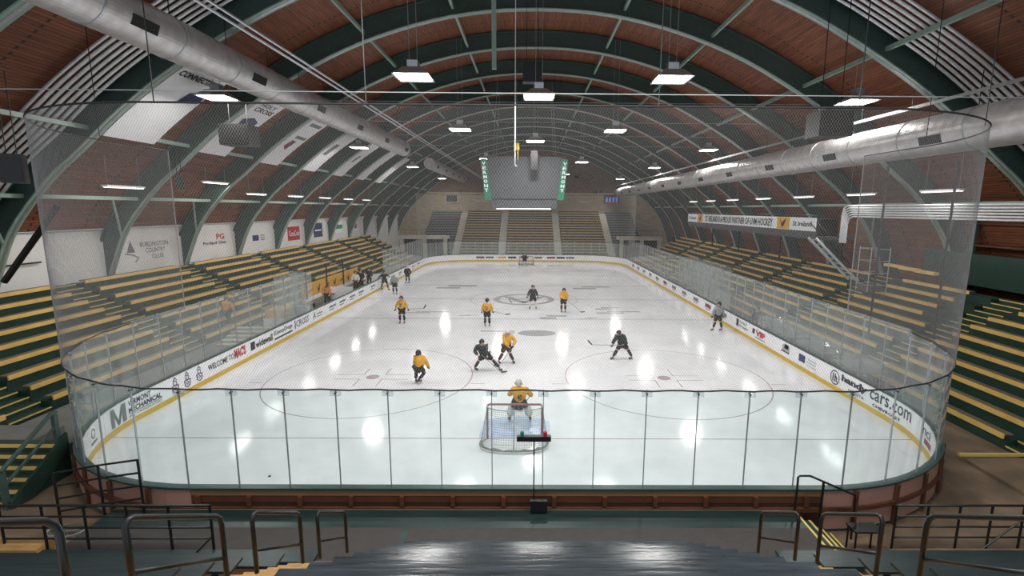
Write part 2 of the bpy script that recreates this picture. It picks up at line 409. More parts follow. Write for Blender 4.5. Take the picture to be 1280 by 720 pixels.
b = MB().prism(clip(poly, 10.6, 30), 'y', 92.2, 92.6); struct(b, 'wall_far', M['brick'], lambda c: (c.x, c.z))
b = MB().prism(clip(poly, -1, 10.6), 'y', 92.2, 92.6); struct(b, 'wall_back', M['cream'], lambda c: (c.x, c.z))

# ------------------------------------------------------------------ arches, purlins
arch0 = None
for k, y in enumerate(ARCH_Y):
    a = thing('roof_arch', f'{ordn(k)} green steel roof arch counted from the camera end', 'roof arch', (BX, y, 1.5), 'curved steel roof arches')
    if arch0 is None:
        P0, P1 = prof_off(.03), prof_off(1.0)
        def band(d0, d1, hw):
            q = MB(); I, O = prof_off(d0), prof_off(d1); n = len(I); 
            for yy in (-hw, hw):
                q.v += [Vector((x, y+yy, z)) for x, z in I]+[Vector((x, y+yy, z)) for x, z in O]
            for i in range(n-1):
                q.quadface([i, i+1, n+i+1, n+i]); q.quadface([2*n+i, 2*n+i+1, 3*n+i+1, 3*n+i])
                q.quadface([i, i+1, 2*n+i+1, 2*n+i]); q.quadface([n+i, n+i+1, 3*n+i+1, 3*n+i])
            return q
        band(.03, 1.0, .04).build('web', M['green'], a)
        band(0, .05, .2).build('lower_flange', M['lgreen'], a)
        band(.98, 1.05, .2).build('upper_flange', M['green'], a)
        band(-.02, .0, .06).build('conduit_strip', M['steel'], a)
        arch0 = a
    else:
        for ch in arch0.children:
            c = ch.copy(); C.objects.link(c); inv = ch.matrix_parent_inverse.copy(); c.parent = a; c.matrix_parent_inverse = inv
for i, xr in enumerate((-22.6, -19.4, -14.6, -9.4, -4.6, 4.6, 9.4, 14.6, 19.4, 22.6)):
    x, z = prof_at(xr, .45)
    side = 'left' if xr < 0 else 'right'; o_ = ['lowest', 'second lowest', 'middle', 'second highest', 'highest'][i if i < 5 else 9-i]
    for j in range(len(ARCH_Y)-1):
        pass
    b = MB()
    for j in range(len(ARCH_Y)-1): b.box(x-.07, x+.07, ARCH_Y[j]+.05, ARCH_Y[j+1]-.05, z-.09, z+.09)
    tag(b.build('roof_purlin', M['lgreen']), f'pale green purlin running between the roof arches, {o_} on the {side} side', 'purlin', 'long pale purlins')
# knee braces beside the low part of each arch
for side in (-1, 1):
    for k in (1, 2, 3):
        x0, z0 = prof_at(side*22.6, .45); x1, z1 = prof_at(side*23.6, .3); y = ARCH_Y[k]
        sd = 'left' if side < 0 else 'right'
        tag(MB().tube([(x0, y-1.7, z0), (x1, y-.2, z1-.6)], .06, 6).build('knee_brace', M['lgreen']), f'short diagonal green brace at the foot of the {ordn(k)} roof arch on the {sd} side', 'brace', 'diagonal roof braces')
# ------------------------------------------------------------------ lamps
def area(parent, x, y, z, sx, sy, power, colr=(1, .97, .93)):
    d = bpy.data.lights.new('lamp_light', 'AREA'); d.shape = 'RECTANGLE'; d.size = sx; d.size_y = sy; d.energy = power; d.color = colr
    o = bpy.data.objects.new('lamp_light', d); C.objects.link(o); o.location = (x, y, z); o.parent = parent; o.matrix_parent_inverse = parent.matrix_basis.inverted()
    return o
LAMPS = [(-4.0, 7.1, 'left inner'), (5.9, 7.1, 'right inner'), (.85, 8.4, 'centre'), (-4.0, 19.9, 'left inner'), (5.9, 19.9, 'right inner'), (.85, 23.1, 'centre'), (-4.0, 32.6, 'left inner'), (5.9, 32.6, 'right inner'), (.85, 37.8, 'centre'), (-4.0, 51.3, 'left inner'), (6.0, 54, 'right inner'),  # first three: added out of view, continuing the rows, to light the foreground
         (.85, 54.5, 'centre'), (-4.0, 70.3, 'left inner'), (5.5, 72.7, 'right inner'), (-13.9, 23.8, 'left outer'), (15.5, 23.6, 'right outer'), (-13.8, 42.5, 'left outer'), (15.4, 42.4, 'right outer'), (-13.9, 61.8, 'left outer'), (15.4, 60.5, 'right outer'),
         (-14.5, 85.5, 'left outer'), (15.4, 83.1, 'right outer')]
cnt = {}
lamp0 = None
for x, y, row in LAMPS:
    cnt[row] = cnt.get(row, 0)+1; z = 12.6
    t = thing('high_bay_lamp', f'lit square ceiling lamp, {ordn(cnt[row]-1)} from the camera in the {row} row', 'ceiling lamp', (x, y, z), 'lit high bay lamps')
    hs = .68
    b = MB(); b.v = [Vector((x+a*hs, y+c*hs, z)) for a, c in ((-1, -1), (1, -1), (1, 1), (-1, 1))]+[Vector((x+a*.35, y+c*.35, z+.32)) for a, c in ((-1, -1), (1, -1), (1, 1), (-1, 1))]
    b.f = [[0, 1, 5, 4], [1, 2, 6, 5], [2, 3, 7, 6], [3, 0, 4, 7], [4, 5, 6, 7]]; b.m = [0]*5
    b.box(x-.2, x+.2, y-.2, y+.2, z+.33, z+.6)
    b.build('housing', M['steel'], t)
    MB().box(x-.6, x+.6, y-.52, y+.52, z+.0, z+.03).build('diffuser', M['lamp'], t)
    if abs(x-BX) < .3:
        pass
    b = MB(); zt = prof_at(x-BX, 0.4)[1]
    for a in (-.15, .15): b.tube([(x+a, y, z+.58), (x+a, y, zt-.1)], .012, 4)
    b.build('hanger', M['wire'], t)
    area(t, x, y, z-.03, 1.2, 1.04, LIGHT_W)
def tube_light(x, y, z, label):
    t = thing('fluorescent_fixture', label, 'strip light', (x, y, z), 'strip lights below the arches')
    MB().box(x-.16, x+.16, y-1.2, y+1.2, z+.02, z+.1).build('housing', M['white'], t)
    for a in (-.08, .08): MB().tube([(x+a, y-1.15, z-.01), (x+a, y+1.15, z-.01)], .022, 6).build('tube', M['tube'], t)
    b = MB(); zt = prof_at(x-BX, .9)[1]
    for a in (-1, 1): b.tube([(x, y+a, z+.1), (x, y+a, zt)], .01, 4)
    b.build('hanger', M['wire'], t)
    area(t, x, y, z-.06, .3, 2.2, TUBE_W)
for i, y in enumerate((25.7, 33.2, 38.0, 44.3, 50.6, 57.0, 63.3)): tube_light(-20.2, y, 8.6 if i != 1 else 9.2, f'slim white strip light above the left stand, {ordn(i)} from the camera')
for i, y in enumerate((24.6, 30.6, 37.0, 43.4, 50, 56, 62)): tube_light(20.8, y, 8.65, f'slim white strip light above the right stand, {ordn(i)} from the camera')

# ------------------------------------------------------------------ ducts and pipes
def duct(name, label, x, y0, y1, z, r, vent_side, vents=True):
    t = thing(name, label, 'air duct', (x, y0, z))
    b = MB(); n = int((y1-y0)/.22); pts = []; rr = []
    for i in range(n+1): pts.append((x, y0+(y1-y0)*i/n, z)); rr.append(r*(1+.006*(i % 2)))
    b.tube(pts, rr, 40); b.build('duct_tube', M['galv'], t, smooth=False)
    k = 0; y = y0+1.0
    while y < y1:
        c = MB(); c.tube([(x, y-.04, z), (x, y+.04, z)], r*1.035, 40); c.build('joint_ring', M['steel'], t, smooth=False)
        d = MB(); d.tube([(x, y+.3, z+r), (x, y+.3, z+r+1.2)], .015, 4); d.build('hanger', M['blackmetal'], t)
        if k % 2 == 0 and vents:
            a = math.radians(20); Mx = Matrix.Translation((x, y+1.4, z)) @ Matrix.Rotation(vent_side*a, 4, 'Y')
            MB().box(min(0, vent_side*r*1.03)+(r*.9 if vent_side > 0 else 0), max(0, vent_side*r*1.03)-(r*.9 if vent_side < 0 else 0), -.5, .5, -.16, .16, mx=Mx).build('vent_grille', M['blackmetal'], t)
        y += 3.1; k += 1
    return t
duct('spiral_duct', 'large silver spiral air duct hanging on the left below the roof, nearer of the two', -11.5, 7, 48, 13.18, .68, 1)
duct('spiral_duct', 'silver spiral air duct on the left, far one near the back wall', -11.5, 60, 90, 12.9, .65, 1)
duct('spiral_duct', 'large silver spiral air duct running along the right side under the roof', 16.0, 4, 88, 10.55, .74, -1)
def pipe(label, pts, r, m='steel', name='ceiling_pipe', cat='pipe', group=None, k=6):
    return tag(MB().tube(pts, r, k).build(name, M[m]), label, cat, group)
for a, q in ((0, 'upper'), (.16, 'lower')):
    pipe(f'thin straight pipe above the right duct, {q} of the pair', [(16.0-a, 4, 11.85-a*.6), (16.0-a, 88, 11.85-a*.6)], .04, group='long pipe pairs')
    pipe(f'thin straight pipe left of the middle lamps, {q} of the pair', [(-7-a, 12, 12.4-a*.5), (-7-a, 88, 12.4-a*.5)], .04, group='long pipe pairs')
# conduit bundles that follow the roof, thirteen a side
cond = prof_off(.78)
def curve_y(y, lo, hi, d):
    P = prof_off(d); return [(x, y, z) for x, z in P if lo <= x-BX <= hi]
for i in range(13):
    yy = 19.6+i*.165
    P = curve_y(yy, -24.0, -7, .80-(.1 if i % 2 else 0)); lowz = 6.6+.25*(i % 4)
    P = [p for p in P if p[2] > lowz]
    pipe(f'silver conduit curving along the left roof, {ordn(i)} from the camera in its bundle', P, .058, 'conduit', group='conduits on the left roof', name='conduit', cat='conduit')
    P = curve_y(yy, 7, 23.2, .80-(.1 if i % 2 else 0)); P = [p for p in P if p[2] > 7.6]
    pipe(f'silver conduit curving along the right roof, {ordn(i)} from the camera in its bundle', P, .058, 'conduit', group='conduits on the right roof', name='conduit', cat='conduit')
for i in range(6):
    z = 7.32+i*.135
    P = [(21.0, 8, z), (21.0, 31.6, z), (21.0-.0, 32.1, z-.15), (21.0, 32.3, z-.5), (21.0, 32.3+i*.0+.0, 6.4-.08*i)]
    P = [(21.0, 8, z), (21.0, 31.4+i*.12, z), (21.0, 31.75+i*.12, z-.12), (21.0, 31.9+i*.12, z-.5), (21.0, 31.9+i*.12, 5.6)]
    pipe(f'horizontal silver conduit along the right side, {ordn(5-i)} from the top of six', P, .05, 'conduit', group='straight conduits on the right', name='conduit', cat='conduit')

# ------------------------------------------------------------------ left wall advertising and panels
def wall_txt(name, txt, y0, y1, z0, z1, m, parent, x=-23.93, bold=.01): return flat_text(name, txt, lambda u, v: (x, y0+(y1-y0)*u, z0+(z1-z0)*v), m, parent, bold)
def wall_rect(name, y0, y1, z0, z1, m, parent, x=-23.94): return MB().box(x-.008, x+.0, y0, y1, z0, z1).build(name, m, parent)
def sign(nm, label, y0, y1, z0, z1, base):
    t = thing(nm, label, 'sign', (-23.94, (y0+y1)/2, z0)); wall_rect('sign_panel', y0, y1, z0, z1, base, t); return t
t = sign('wall_sign', 'white country club sign with tree emblem on the left wall', 29.4, 34.0, 4.1, 5.8, M['wallwhite'])
for i, (s_, y0, y1) in enumerate((('BURLINGTON', 31.0, 33.4), ('COUNTRY', 31.4, 33.1), ('CLUB', 31.9, 32.9))): wall_txt('lettering', s_, y0, y1, 5.15-i*.4, 5.45-i*.4, M['grey'], t)
b = MB(); b.v = [Vector((-23.925, *p)) for p in ((29.95, 4.85), (30.55, 4.85), (30.25, 5.6))]; b.f = [[0, 1, 2]]; b.m = [0]; b.build('tree_emblem', M['grey'], t)
MB().tube([(-23.92, 29.8, 4.8), (-23.92, 30.4, 4.7), (-23.92, 30.8, 4.5), (-23.92, 30.5, 4.25)], .03, 4).build('emblem_swirl', M['grey'], t)
t = sign('wall_sign', 'white glass company sign with red initials on the left wall', 36.2, 40.2, 4.1, 5.8, M['wallwhite'])
wall_txt('lettering', 'PG', 38.6, 39.6, 5.15, 5.6, M['red'], t, bold=.03); wall_txt('lettering', 'Portland Glass', 37.0, 39.8, 4.8, 5.05, M['navy'], t, bold=.02)
t = sign('wall_sign', 'white sign with dark logo block, third on the left wall', 43.0, 46.0, 4.1, 5.8, M['wallwhite'])
wall_rect('logo_block', 43.6, 44.6, 4.7, 5.2, M['navy'], t, -23.92); [wall_rect('logo_bar', 44.9, 45.6, 4.7+.2*i, 4.78+.2*i, M['grey'], t, -23.92) for i in range(3)]
t = sign('wall_sign', 'red sign with white script letters on the left wall', 50.0, 52.6, 4.3, 5.7, M['red']); wall_txt('lettering', 'CocaCola', 50.2, 52.4, 4.75, 5.3, M['white'], t, x=-23.91)
t = sign('wall_sign', 'tall blue sign on the left wall beyond the red one', 56.0, 58.4, 4.3, 5.9, M['navy']); wall_rect('logo_bar', 56.4, 58, 5.0, 5.15, M['white'], t, -23.92)
t = sign('wall_sign', 'white and green striped sign on the left wall', 62.2, 64.6, 4.5, 5.9, M['white']); wall_rect('green_band', 62.2, 64.6, 5.0, 5.5, M['greenprint'], t, -23.92)
t = sign('wall_sign', 'small white sign with a round grey mark, farthest on the left wall', 68.6, 70.4, 4.5, 5.8, M['white']); wall_rect('logo_bar', 69, 70, 4.8, 5.5, M['grey'], t, -23.92)

# roof banners between the arches on the left
BAN = [(28.2, -24.2, -17.4), (34.5, -23.3, -16.6), (40.8, -22.4, -16.4), (47.2, -21.8, -16.4), (53.5, -21.4, -16.6), (59.9, -21.2, -17.2), (66.2, -21.0, -17.4)]
def banner(i, y, words, extra):
    t = thing('hanging_banner', ['white team banner with CONNECTICUT across its top, nearest under the left roof', 'white team banner with a navy shield, second under the left roof', 'white team banner with maroon mark, third under the left roof', 'white team banner with blurred grey letters, fourth under the left roof', 'narrow white team banner, fifth under the left roof', 'narrow white team banner, sixth under the left roof', 'narrow white team banner, farthest under the left roof'][i], 'banner', (-18, y, 10.3), 'white banners under the left roof')
    # each sheet follows the curve of the roof between two arches
    wd = 3.0 if i == 0 else 2.5; prof_b = prof_off(.12)
    xs = [-18.25+ (BX-BX)+ 3.9*q/8 for q in range(9)]
    def P(u, v, d=0):
        X = -18.3+3.9*v
        for j in range(len(prof_b)-1):
            if prof_b[j][0] <= X <= prof_b[j+1][0]:
                zz = prof_b[j][1]+(X-prof_b[j][0])/(prof_b[j+1][0]-prof_b[j][0])*(prof_b[j+1][1]-prof_b[j][1]); break
        return Vector((X+.7*d, y+wd*u, zz-.7*d))
    b = MB(); nn = 10
    b.strip([P(0, q/nn) for q in range(nn+1)], [P(1, q/nn) for q in range(nn+1)]); b.strip([P(0, q/nn, -.02) for q in range(nn+1)], [P(1, q/nn, -.02) for q in range(nn+1)])
    b.strip([P(0, q/nn) for q in range(nn+1)], [P(0, q/nn, -.02) for q in range(nn+1)]); b.strip([P(1, q/nn) for q in range(nn+1)], [P(1, q/nn, -.02) for q in range(nn+1)])
    b.build('banner_sheet', M['banner'], t)
    def face(u, v): return P(u, v, .02)
    for (s_, a0, a1, c0, c1, mm) in words: flat_text('lettering', s_, lambda u, v: face(a0+(a1-a0)*u, c0+(c1-c0)*v), M[mm], t, .03)
    for poly, mm in extra:
        b = MB(); b.v = [face(*p) for p in poly]; b.f = [list(range(len(poly)))]; b.m = [0]; b.build('banner_mark', M[mm], t)
    b = MB(); b.tube([P(-.05, 1.0), P(1.05, 1.0)], .03, 6); b.build('banner_rod', M['blackmetal'], t)
shield = [(.2, .62), (.5, .68), (.8, .62), (.75, .42), (.5, .3), (.25, .42)]
banner(0, 22.5, [('CONNECTICUT', .05, .98, .88, .96, 'ink')], [([(.55, .55), (.95, .62), (.95, .8), (.6, .72)], 'navy')])
banner(1, 28.8, [('HOLY', .2, .8, .88, .95, 'ink'), ('CROSS', .15, .9, .78, .86, 'ink')], [(shield, 'navy')])
banner(2, 35.15, [], [([(.2, .86), (.85, .86), (.85, .93), (.2, .93)], 'grey'), ([(.25, .38), (.5, .3), (.6, .5), (.35, .52)], 'maroon'), ([(.3, .56), (.9, .56), (.9, .62), (.3, .62)], 'grey')])
banner(3, 41.5, [], [([(.2, .4), (.5, .4), (.6, .7), (.3, .7)], 'grey')])
banner(4, 47.85, [], [([(.3, .4), (.5, .4), (.6, .6), (.4, .6)], 'grey')])
banner(5, 54.2, [], []); banner(6, 60.55, [], [])

# ------------------------------------------------------------------ boards
rb = thing('rink_boards', 'white rink boards with yellow kick plate and advertising around the ice', 'rink boards', (0, B0, 0))
NP = 76
for i in range(NP):
    s0, s1 = TOT*i/NP+.008, TOT*(i+1)/NP-.008
    ribbon(MB(), s0, s1, 0, .05, .2, .99).build('board_panel', M['white'], rb)
NK = 24
for i in range(NK): ribbon(MB(), TOT*i/NK, TOT*(i+1)/NK, -.015, .05, .0, .2).build('kick_plate', M['kick'], rb)
for i in range(12): ribbon(MB(), TOT*i/12, TOT*(i+1)/12, -.03, .16, .99, 1.04).build('cap_rail', M['cap'], rb)
# outer skin, posts and rails of the near end
s_a, s_b = -W2-QA-1.5, W2+QA+1.5
ribbon(MB(), -W2, W2, .10, .13, .84, .985).build('back_panel', M['tan'], rb)
ribbon(MB(), -W2, W2, .09, .12, .66, .84).build('back_panel', M['brown'], rb)
ribbon(MB(), -W2, W2, .08, .11, .0, .66).build('back_panel', M['darkwood'], rb)
ribbon(MB(), s_a, -W2-.01, .10, .13, .0, .985).build('back_panel', M['pink'], rb)
ribbon(MB(), W2+.01, s_b, .10, .13, .0, .985).build('back_panel', M['pink'], rb)
ribbon(MB(), -W2-QA, W2+QA, .13, .2, .46, .56).build('back_rail', M['brown'], rb)
ribbon(MB(), s_b-.1, sR(B1-RC), .10, .13, .0, .985).build('back_panel', M['green'], rb)
ribbon(MB(), sL(B1-RC), TOT+s_a+.1, .10, .13, .0, .985).build('back_panel', M['green'], rb)
b0 = -W2-QA
k = 0
while b0 < W2+QA:
    ribbon(MB(), b0-.05, b0+.05, .13, .2, .0 if abs(b0) > 8 else .6, .84 if abs(b0) < 8 else .98).build('back_post', M['brown'], rb); b0 += 1.22
def btext(txt, s_left, width, z0, z1, m, bold=.015, off=-.012, name='lettering'):
    # s_left: rink coordinate of the text's left edge as read from inside; it runs towards smaller s
    def fn(u, v):
        x, y, _, _ = rink(s_left-width*u, off); return x, y, z0+(z1-z0)*v
    flat_text(name, txt, fn, m, rb, bold)
def bbar(s_left, width, z0, z1, m, off=-.009):
    b = MB(); n = max(2, int(width/.2)); b.strip([(*rink(s_left-width*i/n, off)[:2], z0) for i in range(n+1)], [(*rink(s_left-width*i/n, off)[:2], z1) for i in range(n+1)]); b.build('printed_mark', m, rb)
def bdisc(s_c, zc, r0, r1, m, off=-.01, sq=1):
    b = MB(); n = 24
    A_ = []; B_ = []
    for i in range(n+1):
        a = 2*math.pi*i/n
        A_.append((*rink(s_c+r0*sq*math.cos(a), off)[:2], zc+r0*math.sin(a))); B_.append((*rink(s_c+r1*sq*math.cos(a), off)[:2], zc+r1*math.sin(a)))
    b.strip(A_, B_); b.build('printed_ring', m, rb)
# left side, text runs away from the camera
c17 = sL(B0+RC)
bdisc(c17+2.7, .66, .12, .16, M['navy']); bbar(c17+2.95, .5, .34, .42, M['grey'])
b = MB()
for a, c in ((0, .22), (.75, .97)): pass

def bpoly(s_left, pts, m):
    b = MB(); b.v = [Vector((*rink(s_left-u, -.014)[:2], z)) for u, z in pts]; b.f = [list(range(len(pts)))]; b.m = [0]; b.build('printed_mark', m, rb)
bpoly(c17+1.5, ((0, .25), (.2, .25), (.2, .9), (0, .9)), M['grey']); bpoly(c17+1.5, ((.62, .25), (.82, .25), (.82, .9), (.62, .9)), M['grey'])
bpoly(c17+1.5, ((.2, .9), (.2, .62), (.35, .25), (.47, .25), (.41, .42)), M['mgreen']); bpoly(c17+1.5, ((.41, .42), (.47, .25), (.62, .62), (.62, .9)), M['mgreen'])

btext('VERMONT', c17+.55, 1.1, .66, .88, M['ink']); btext('MECHANICAL', c17+.55, 1.6, .42, .62, M['ink'], .03); bbar(c17+.55, 1.65, .375, .395, M['ink']); btext('INCORPORATED', c17+.55, 1.6, .26, .34, M['ink'], .0)
for y in (18.95, 19.65, 20.4):
    bdisc(sL(y), .68, .075, .11, M['navy']); bdisc(sL(y), .45, .03, .07, M['grey'])
    zs = [(-.17, .58), (.17, .58), (.14, .36), (0, .27), (-.14, .36)]
    for (a0, z0_), (a1, z1_) in zip(zs, zs[1:]+zs[:1]):
        MB().tube([(*rink(sL(y)-a0, -.01)[:2], z0_), (*rink(sL(y)-a1, -.01)[:2], z1_)], .018, 4).build('crest_line', M['navy'], rb)
    MB().tube([(*rink(sL(y)+.1, -.01)[:2], .79), (*rink(sL(y), -.01)[:2], .92), (*rink(sL(y)-.1, -.01)[:2], .79)], .018, 4).build('crest_line', M['navy'], rb)
btext('WELCOME TO', sL(21.0), 1.9, .48, .75, M['ink']); btext("MAC'S", sL(22.95), .95, .42, .9, M['red'], .05)
bbar(sL(24.35), .4, .42, .85, M['ink']); btext('widewall', sL(24.8), 1.7, .42, .8, M['ink'], .03)
btext('KinneyDrugs', sL(26.7), 2.1, .52, .85, M['ink'], .01); bbar(sL(26.7), 2.1, .34, .44, M['ink'])
b = MB(); 
bbar(sL(29.1), .12, .4, .9, M['navy']); btext('CROSS', sL(29.3), 1.7, .45, .85, M['navy'], .01)
btext('A', sL(31.6), .5, .4, .85, M['grey'], .02); bbar(sL(32.2), .9, .6, .68, M['grey']); bbar(sL(32.2), .9, .45, .5, M['grey'])
for y in (34.3, 36.2, 38.3, 40.4, 43.5, 46.5, 50, 53, 56, 59, 62):
    bbar(sL(y), 1.2, .6, .75, M['grey']); bbar(sL(y), .8, .42, .5, M['grey'])
# right side
def rt(y): return sR(y)
bdisc(rt(20.3), .56, .27, .32, M['ink']); btext('1h', rt(20.46), .32, .38, .74, M['ink'], .04)
btext('handy', rt(19.85), 1.6, .5, .86, M['ink'], .05); btext('cars.com', rt(18.1), 2.3, .5, .86, M['ink'], .01)
btext('TOYOTA', rt(19.4), 1.0, .28, .4, M['ink'], .01); btext('CHEVROLET', rt(17.9), 1.5, .26, .38, M['ink'], .03)
bbar(rt(24.8), .7, .5, .8, M['icegrey']); b = MB(); bbar(rt(24.6), .4, .62, .86, M['ink']); bbar(rt(24.9), .8, .42, .5, M['ink'])
bbar(rt(23.2), .55, .42, .78, M['navy'])
for i, s_ in enumerate(('Vermont', 'Paper', 'Company')): btext(s_, rt(22.45), .75, .66-i*.15, .76-i*.15, M['grey'], .0)
btext('VIP', rt(27.9), 1.2, .45, .8, M['red'], .06); bbar(rt(28.3), .3, .5, .8, M['ink']); bbar(rt(27.9), 1.2, .33, .38, M['grey'])
bbar(rt(30.6), .35, .4, .88, M['ink']); btext('Young &', rt(30.1), 1.0, .66, .85, M['ink']); btext('Dropper', rt(30.1), 1.3, .4, .6, M['ink'])
btext('nci', rt(B0+RC)-2.2, .7, .55, .85, M['navy'], .01); bbar(rt(B0+RC)-2.4, .7, .3, .48, M['maroon']); btext('P', rt(B0+RC)-6.6, .35, .5, .9, M['ink'], .03)
for y in (33.4, 36.3, 39, 42, 45, 48, 51, 54, 57, 60, 63):
    bbar(rt(y), 1.2, .5, .78, M['maroon'] if y in (36.3, 48) else M['grey']); bbar(rt(y)-.1, .9, .36, .42, M['grey'])
sF = sR(B1-RC)+QA
for i, d in enumerate((1.2, 2.6, 4.0, 5.9, 7.9, 9.7, 11.2, 13.0, 14.4)):
    bbar(sF+d+.6, 1.2, .45, .72, [M['grey'], M['ink'], M['maroon'], M['grey'], M['grey'], M['ink'], M['gold'], M['grey'], M['maroon']][i])

# ------------------------------------------------------------------ glass and stanchions
ZG0, ZG1 = 1.045, 3.47
NG = int(round(TOT/1.215)); ds = TOT/NG
def where(s):
    x, y, nx, ny = rink(s)
    if ny < -.99: return 'near end'
    if ny > .99: return 'far end'
    if y < B0+RC: return 'near right corner' if x > 0 else 'near left corner'
    if y > B1-RC: return 'far right corner' if x > 0 else 'far left corner'
    return 'right side' if x > 0 else 'left side'
seen = {}
GZ = {}
def is_open(s):
    x, y, nx, ny = rink(s)
    return (nx < -.99 and 31.5 < y < 48.0)     # players' bench has no glass in front
for i in range(NG):
    s0 = i*ds-.4; w_ = where(s0+ds/2)
    if is_open(s0+ds/2): continue
    far = w_ in ('far end', 'far left corner', 'far right corner')
    z1 = 3.47 if w_.startswith('near') else 3.62 if not far else 2.9
    seen[w_] = seen.get(w_, 0)+1
    side = {'near end': 'from the left' if False else 'in order from the middle to the right, then from the far left', }.get(w_)
    lb = f'clear glass pane above the boards, {w_}, {ordn(seen[w_]-1)} pane going anticlockwise from the middle of the near end'
    m = M['glass'] if w_ == 'near end' else M['sideglass']
    tag(ribbon(MB(), s0+.01, s0+ds-.01, .06, .072, ZG0, z1, .31).build('glass_shield', m), f'clear glass shield above the rink boards at the {w_}, {ordn(seen[w_]-1)} anticlockwise', 'glass shield', 'rink glass shields')
for i in range(NG):
    s = i*ds-.4; w_ = where(s); x, y, nx, ny = rink(s, .066)
    if is_open(s+.01) and is_open(s-.01): continue
    seen['st'+w_] = seen.get('st'+w_, 0)+1
    far = w_ in ('far end', 'far left corner', 'far right corner')
    z1 = 3.5 if w_.startswith('near') else 3.62 if not far else 2.9
    t = thing('glass_stanchion', f'thin upright between rink glass panes at the {w_}, {ordn(seen["st"+w_]-1)} anticlockwise', 'stanchion', (x, y, ZG0), 'rink glass uprights')
    R_ = Matrix.Translation((x, y, 0)) @ Matrix.Rotation(math.atan2(ny, nx), 4, 'Z')
    MB().box(-.02, .02, -.0085, .0085, ZG0, z1, mx=R_).build('upright', M['grey'] if w_ == 'near end' else M['steel'], t)
    if not far: MB().box(-.035, .035, -.12, .12, z1-.16, z1-.02, mx=R_).build('top_clip', M['plastic'], t); MB().tube([R_ @ Vector((-.05, 0, z1-.09)), R_ @ Vector((.05, 0, z1-.09))], .02, 6).build('clip_bolt', M['blackmetal'], t)

# ------------------------------------------------------------------ netting
def netting(label, sc, half_len, z0, z1, sp, thick, lean):
    t = thing('protective_netting', label, 'netting', (*rink(sc, .2)[:2], z0))
    H = z1-z0; nz = 10; b = MB(); L = half_len
    n = int(2*L/sp); k3 = 3
    for sgn in (-1, 1):
        run = H*lean*sgn
        i0 = int((abs(run))/sp)+1
        for i in range(-i0 if sgn > 0 else 0, n+1+(i0 if sgn < 0 else 0)):
            u0 = -L+i*sp; t0, t1 = 0., 1.
            # u = u0 + run*t must stay within [-L, L]
            if sgn > 0:
                if u0 < -L: t0 = (-L-u0)/run
                if u0+run > L: t1 = (L-u0)/run
            else:
                if u0 > L: t0 = (L-u0)/run
                if u0+run < -L: t1 = (-L-u0)/run
            if t1-t0 < .02: continue
            m_ = max(1, int(math.ceil((t1-t0)*nz))); base = len(b.v)
            for j in range(m_+1):
                q = t0+(t1-t0)*j/m_; x, y, nx, ny = rink(sc+u0+run*q, .12); z = z0+H*q
                tx, ty = -ny, nx; r = thick/2
                b.v += [Vector((x+nx*r, y+ny*r, z)), Vector((x-tx*r, y-ty*r, z)), Vector((x+tx*r, y+ty*r, z))]
            for j in range(m_):
                for c in range(3): b.f.append([base+j*3+c, base+j*3+(c+1) % 3, base+j*3+3+(c+1) % 3, base+j*3+3+c]); b.m.append(0)
    me = bpy.data.meshes.new('net_mesh'); me.from_pydata([tuple(v) for v in b.v], [], b.f); me.materials.append(M['net'])
    o = bpy.data.objects.new('net_mesh', me); C.objects.link(o); o.parent = t; o.matrix_parent_inverse = t.matrix_basis.inverted()
    k = 120
    MB().tube([(*rink(sc-L+2*L*i/k, .12)[:2], z1) for i in range(k+1)], .022, 6).build('top_rope', M['rope'], t)
    MB().tube([(*rink(sc-L+2*L*i/k, .12)[:2], z0+.02+.03*math.sin(i*.9)**2) for i in range(k+1)], .02, 6).build('bottom_rope', M['rope'], t)
    for e in (-L, L): MB().tube([(*rink(sc+e, .12)[:2], z0+.1), (*rink(sc+e, .12)[:2], z1)], .02, 6).build('edge_rope', M['net'], t)
    return t
netting('tall white netting hanging above the near end glass', 0, W2+QA+3.0, 3.47, 9.85, .062, .0044, .62)
netting('tall white netting hanging above the far end glass', sR(B1-RC)+QA+W2, W2+QA+3.0, 3.0, 9.6, .13, .008, .62)
for i, (x, y) in enumerate(((-7.6, 11.2), (-3.0, 11.0), (3.2, 11.0), (7.6, 11.2), (12.2, 13.2), (13.3, 16.5), (-13.3, 16.5))):
    lb_ = ['above the near end, far left', 'above the near end, left of the goal', 'above the near end, right of the goal', 'above the near end, far right', 'at the bend of the near right corner', 'beyond the near right corner', 'beyond the near left corner'][i]
    pipe('thin black cord holding the netting '+lb_, [(x, y-.1, 9.87), (x, y-.1, prof_at(x-BX, .5)[1])], .012, 'blackmetal', 'suspension_cable', 'cord', 'cords above the netting', 4)
pipe('thin cable stretched across the hall just above the near netting', [(-16, 11.2, 10.15), (16.5, 11.2, 10.15)], .012, 'wire', 'support_cable', 'cable', None, 4)
for i, y in enumerate((28.4, 34.7, 41, 47.5)):
    pipe(f'thin tie rod crossing the hall between roof arches, {ordn(i)} from the camera', [(prof_at(-15)[0], y, prof_at(-15)[1]-.2), (prof_at(15)[0], y, prof_at(15)[1]-.2)], .018, 'wire', 'tie_rod', 'tie rod', 'tie rods across the hall', 4)

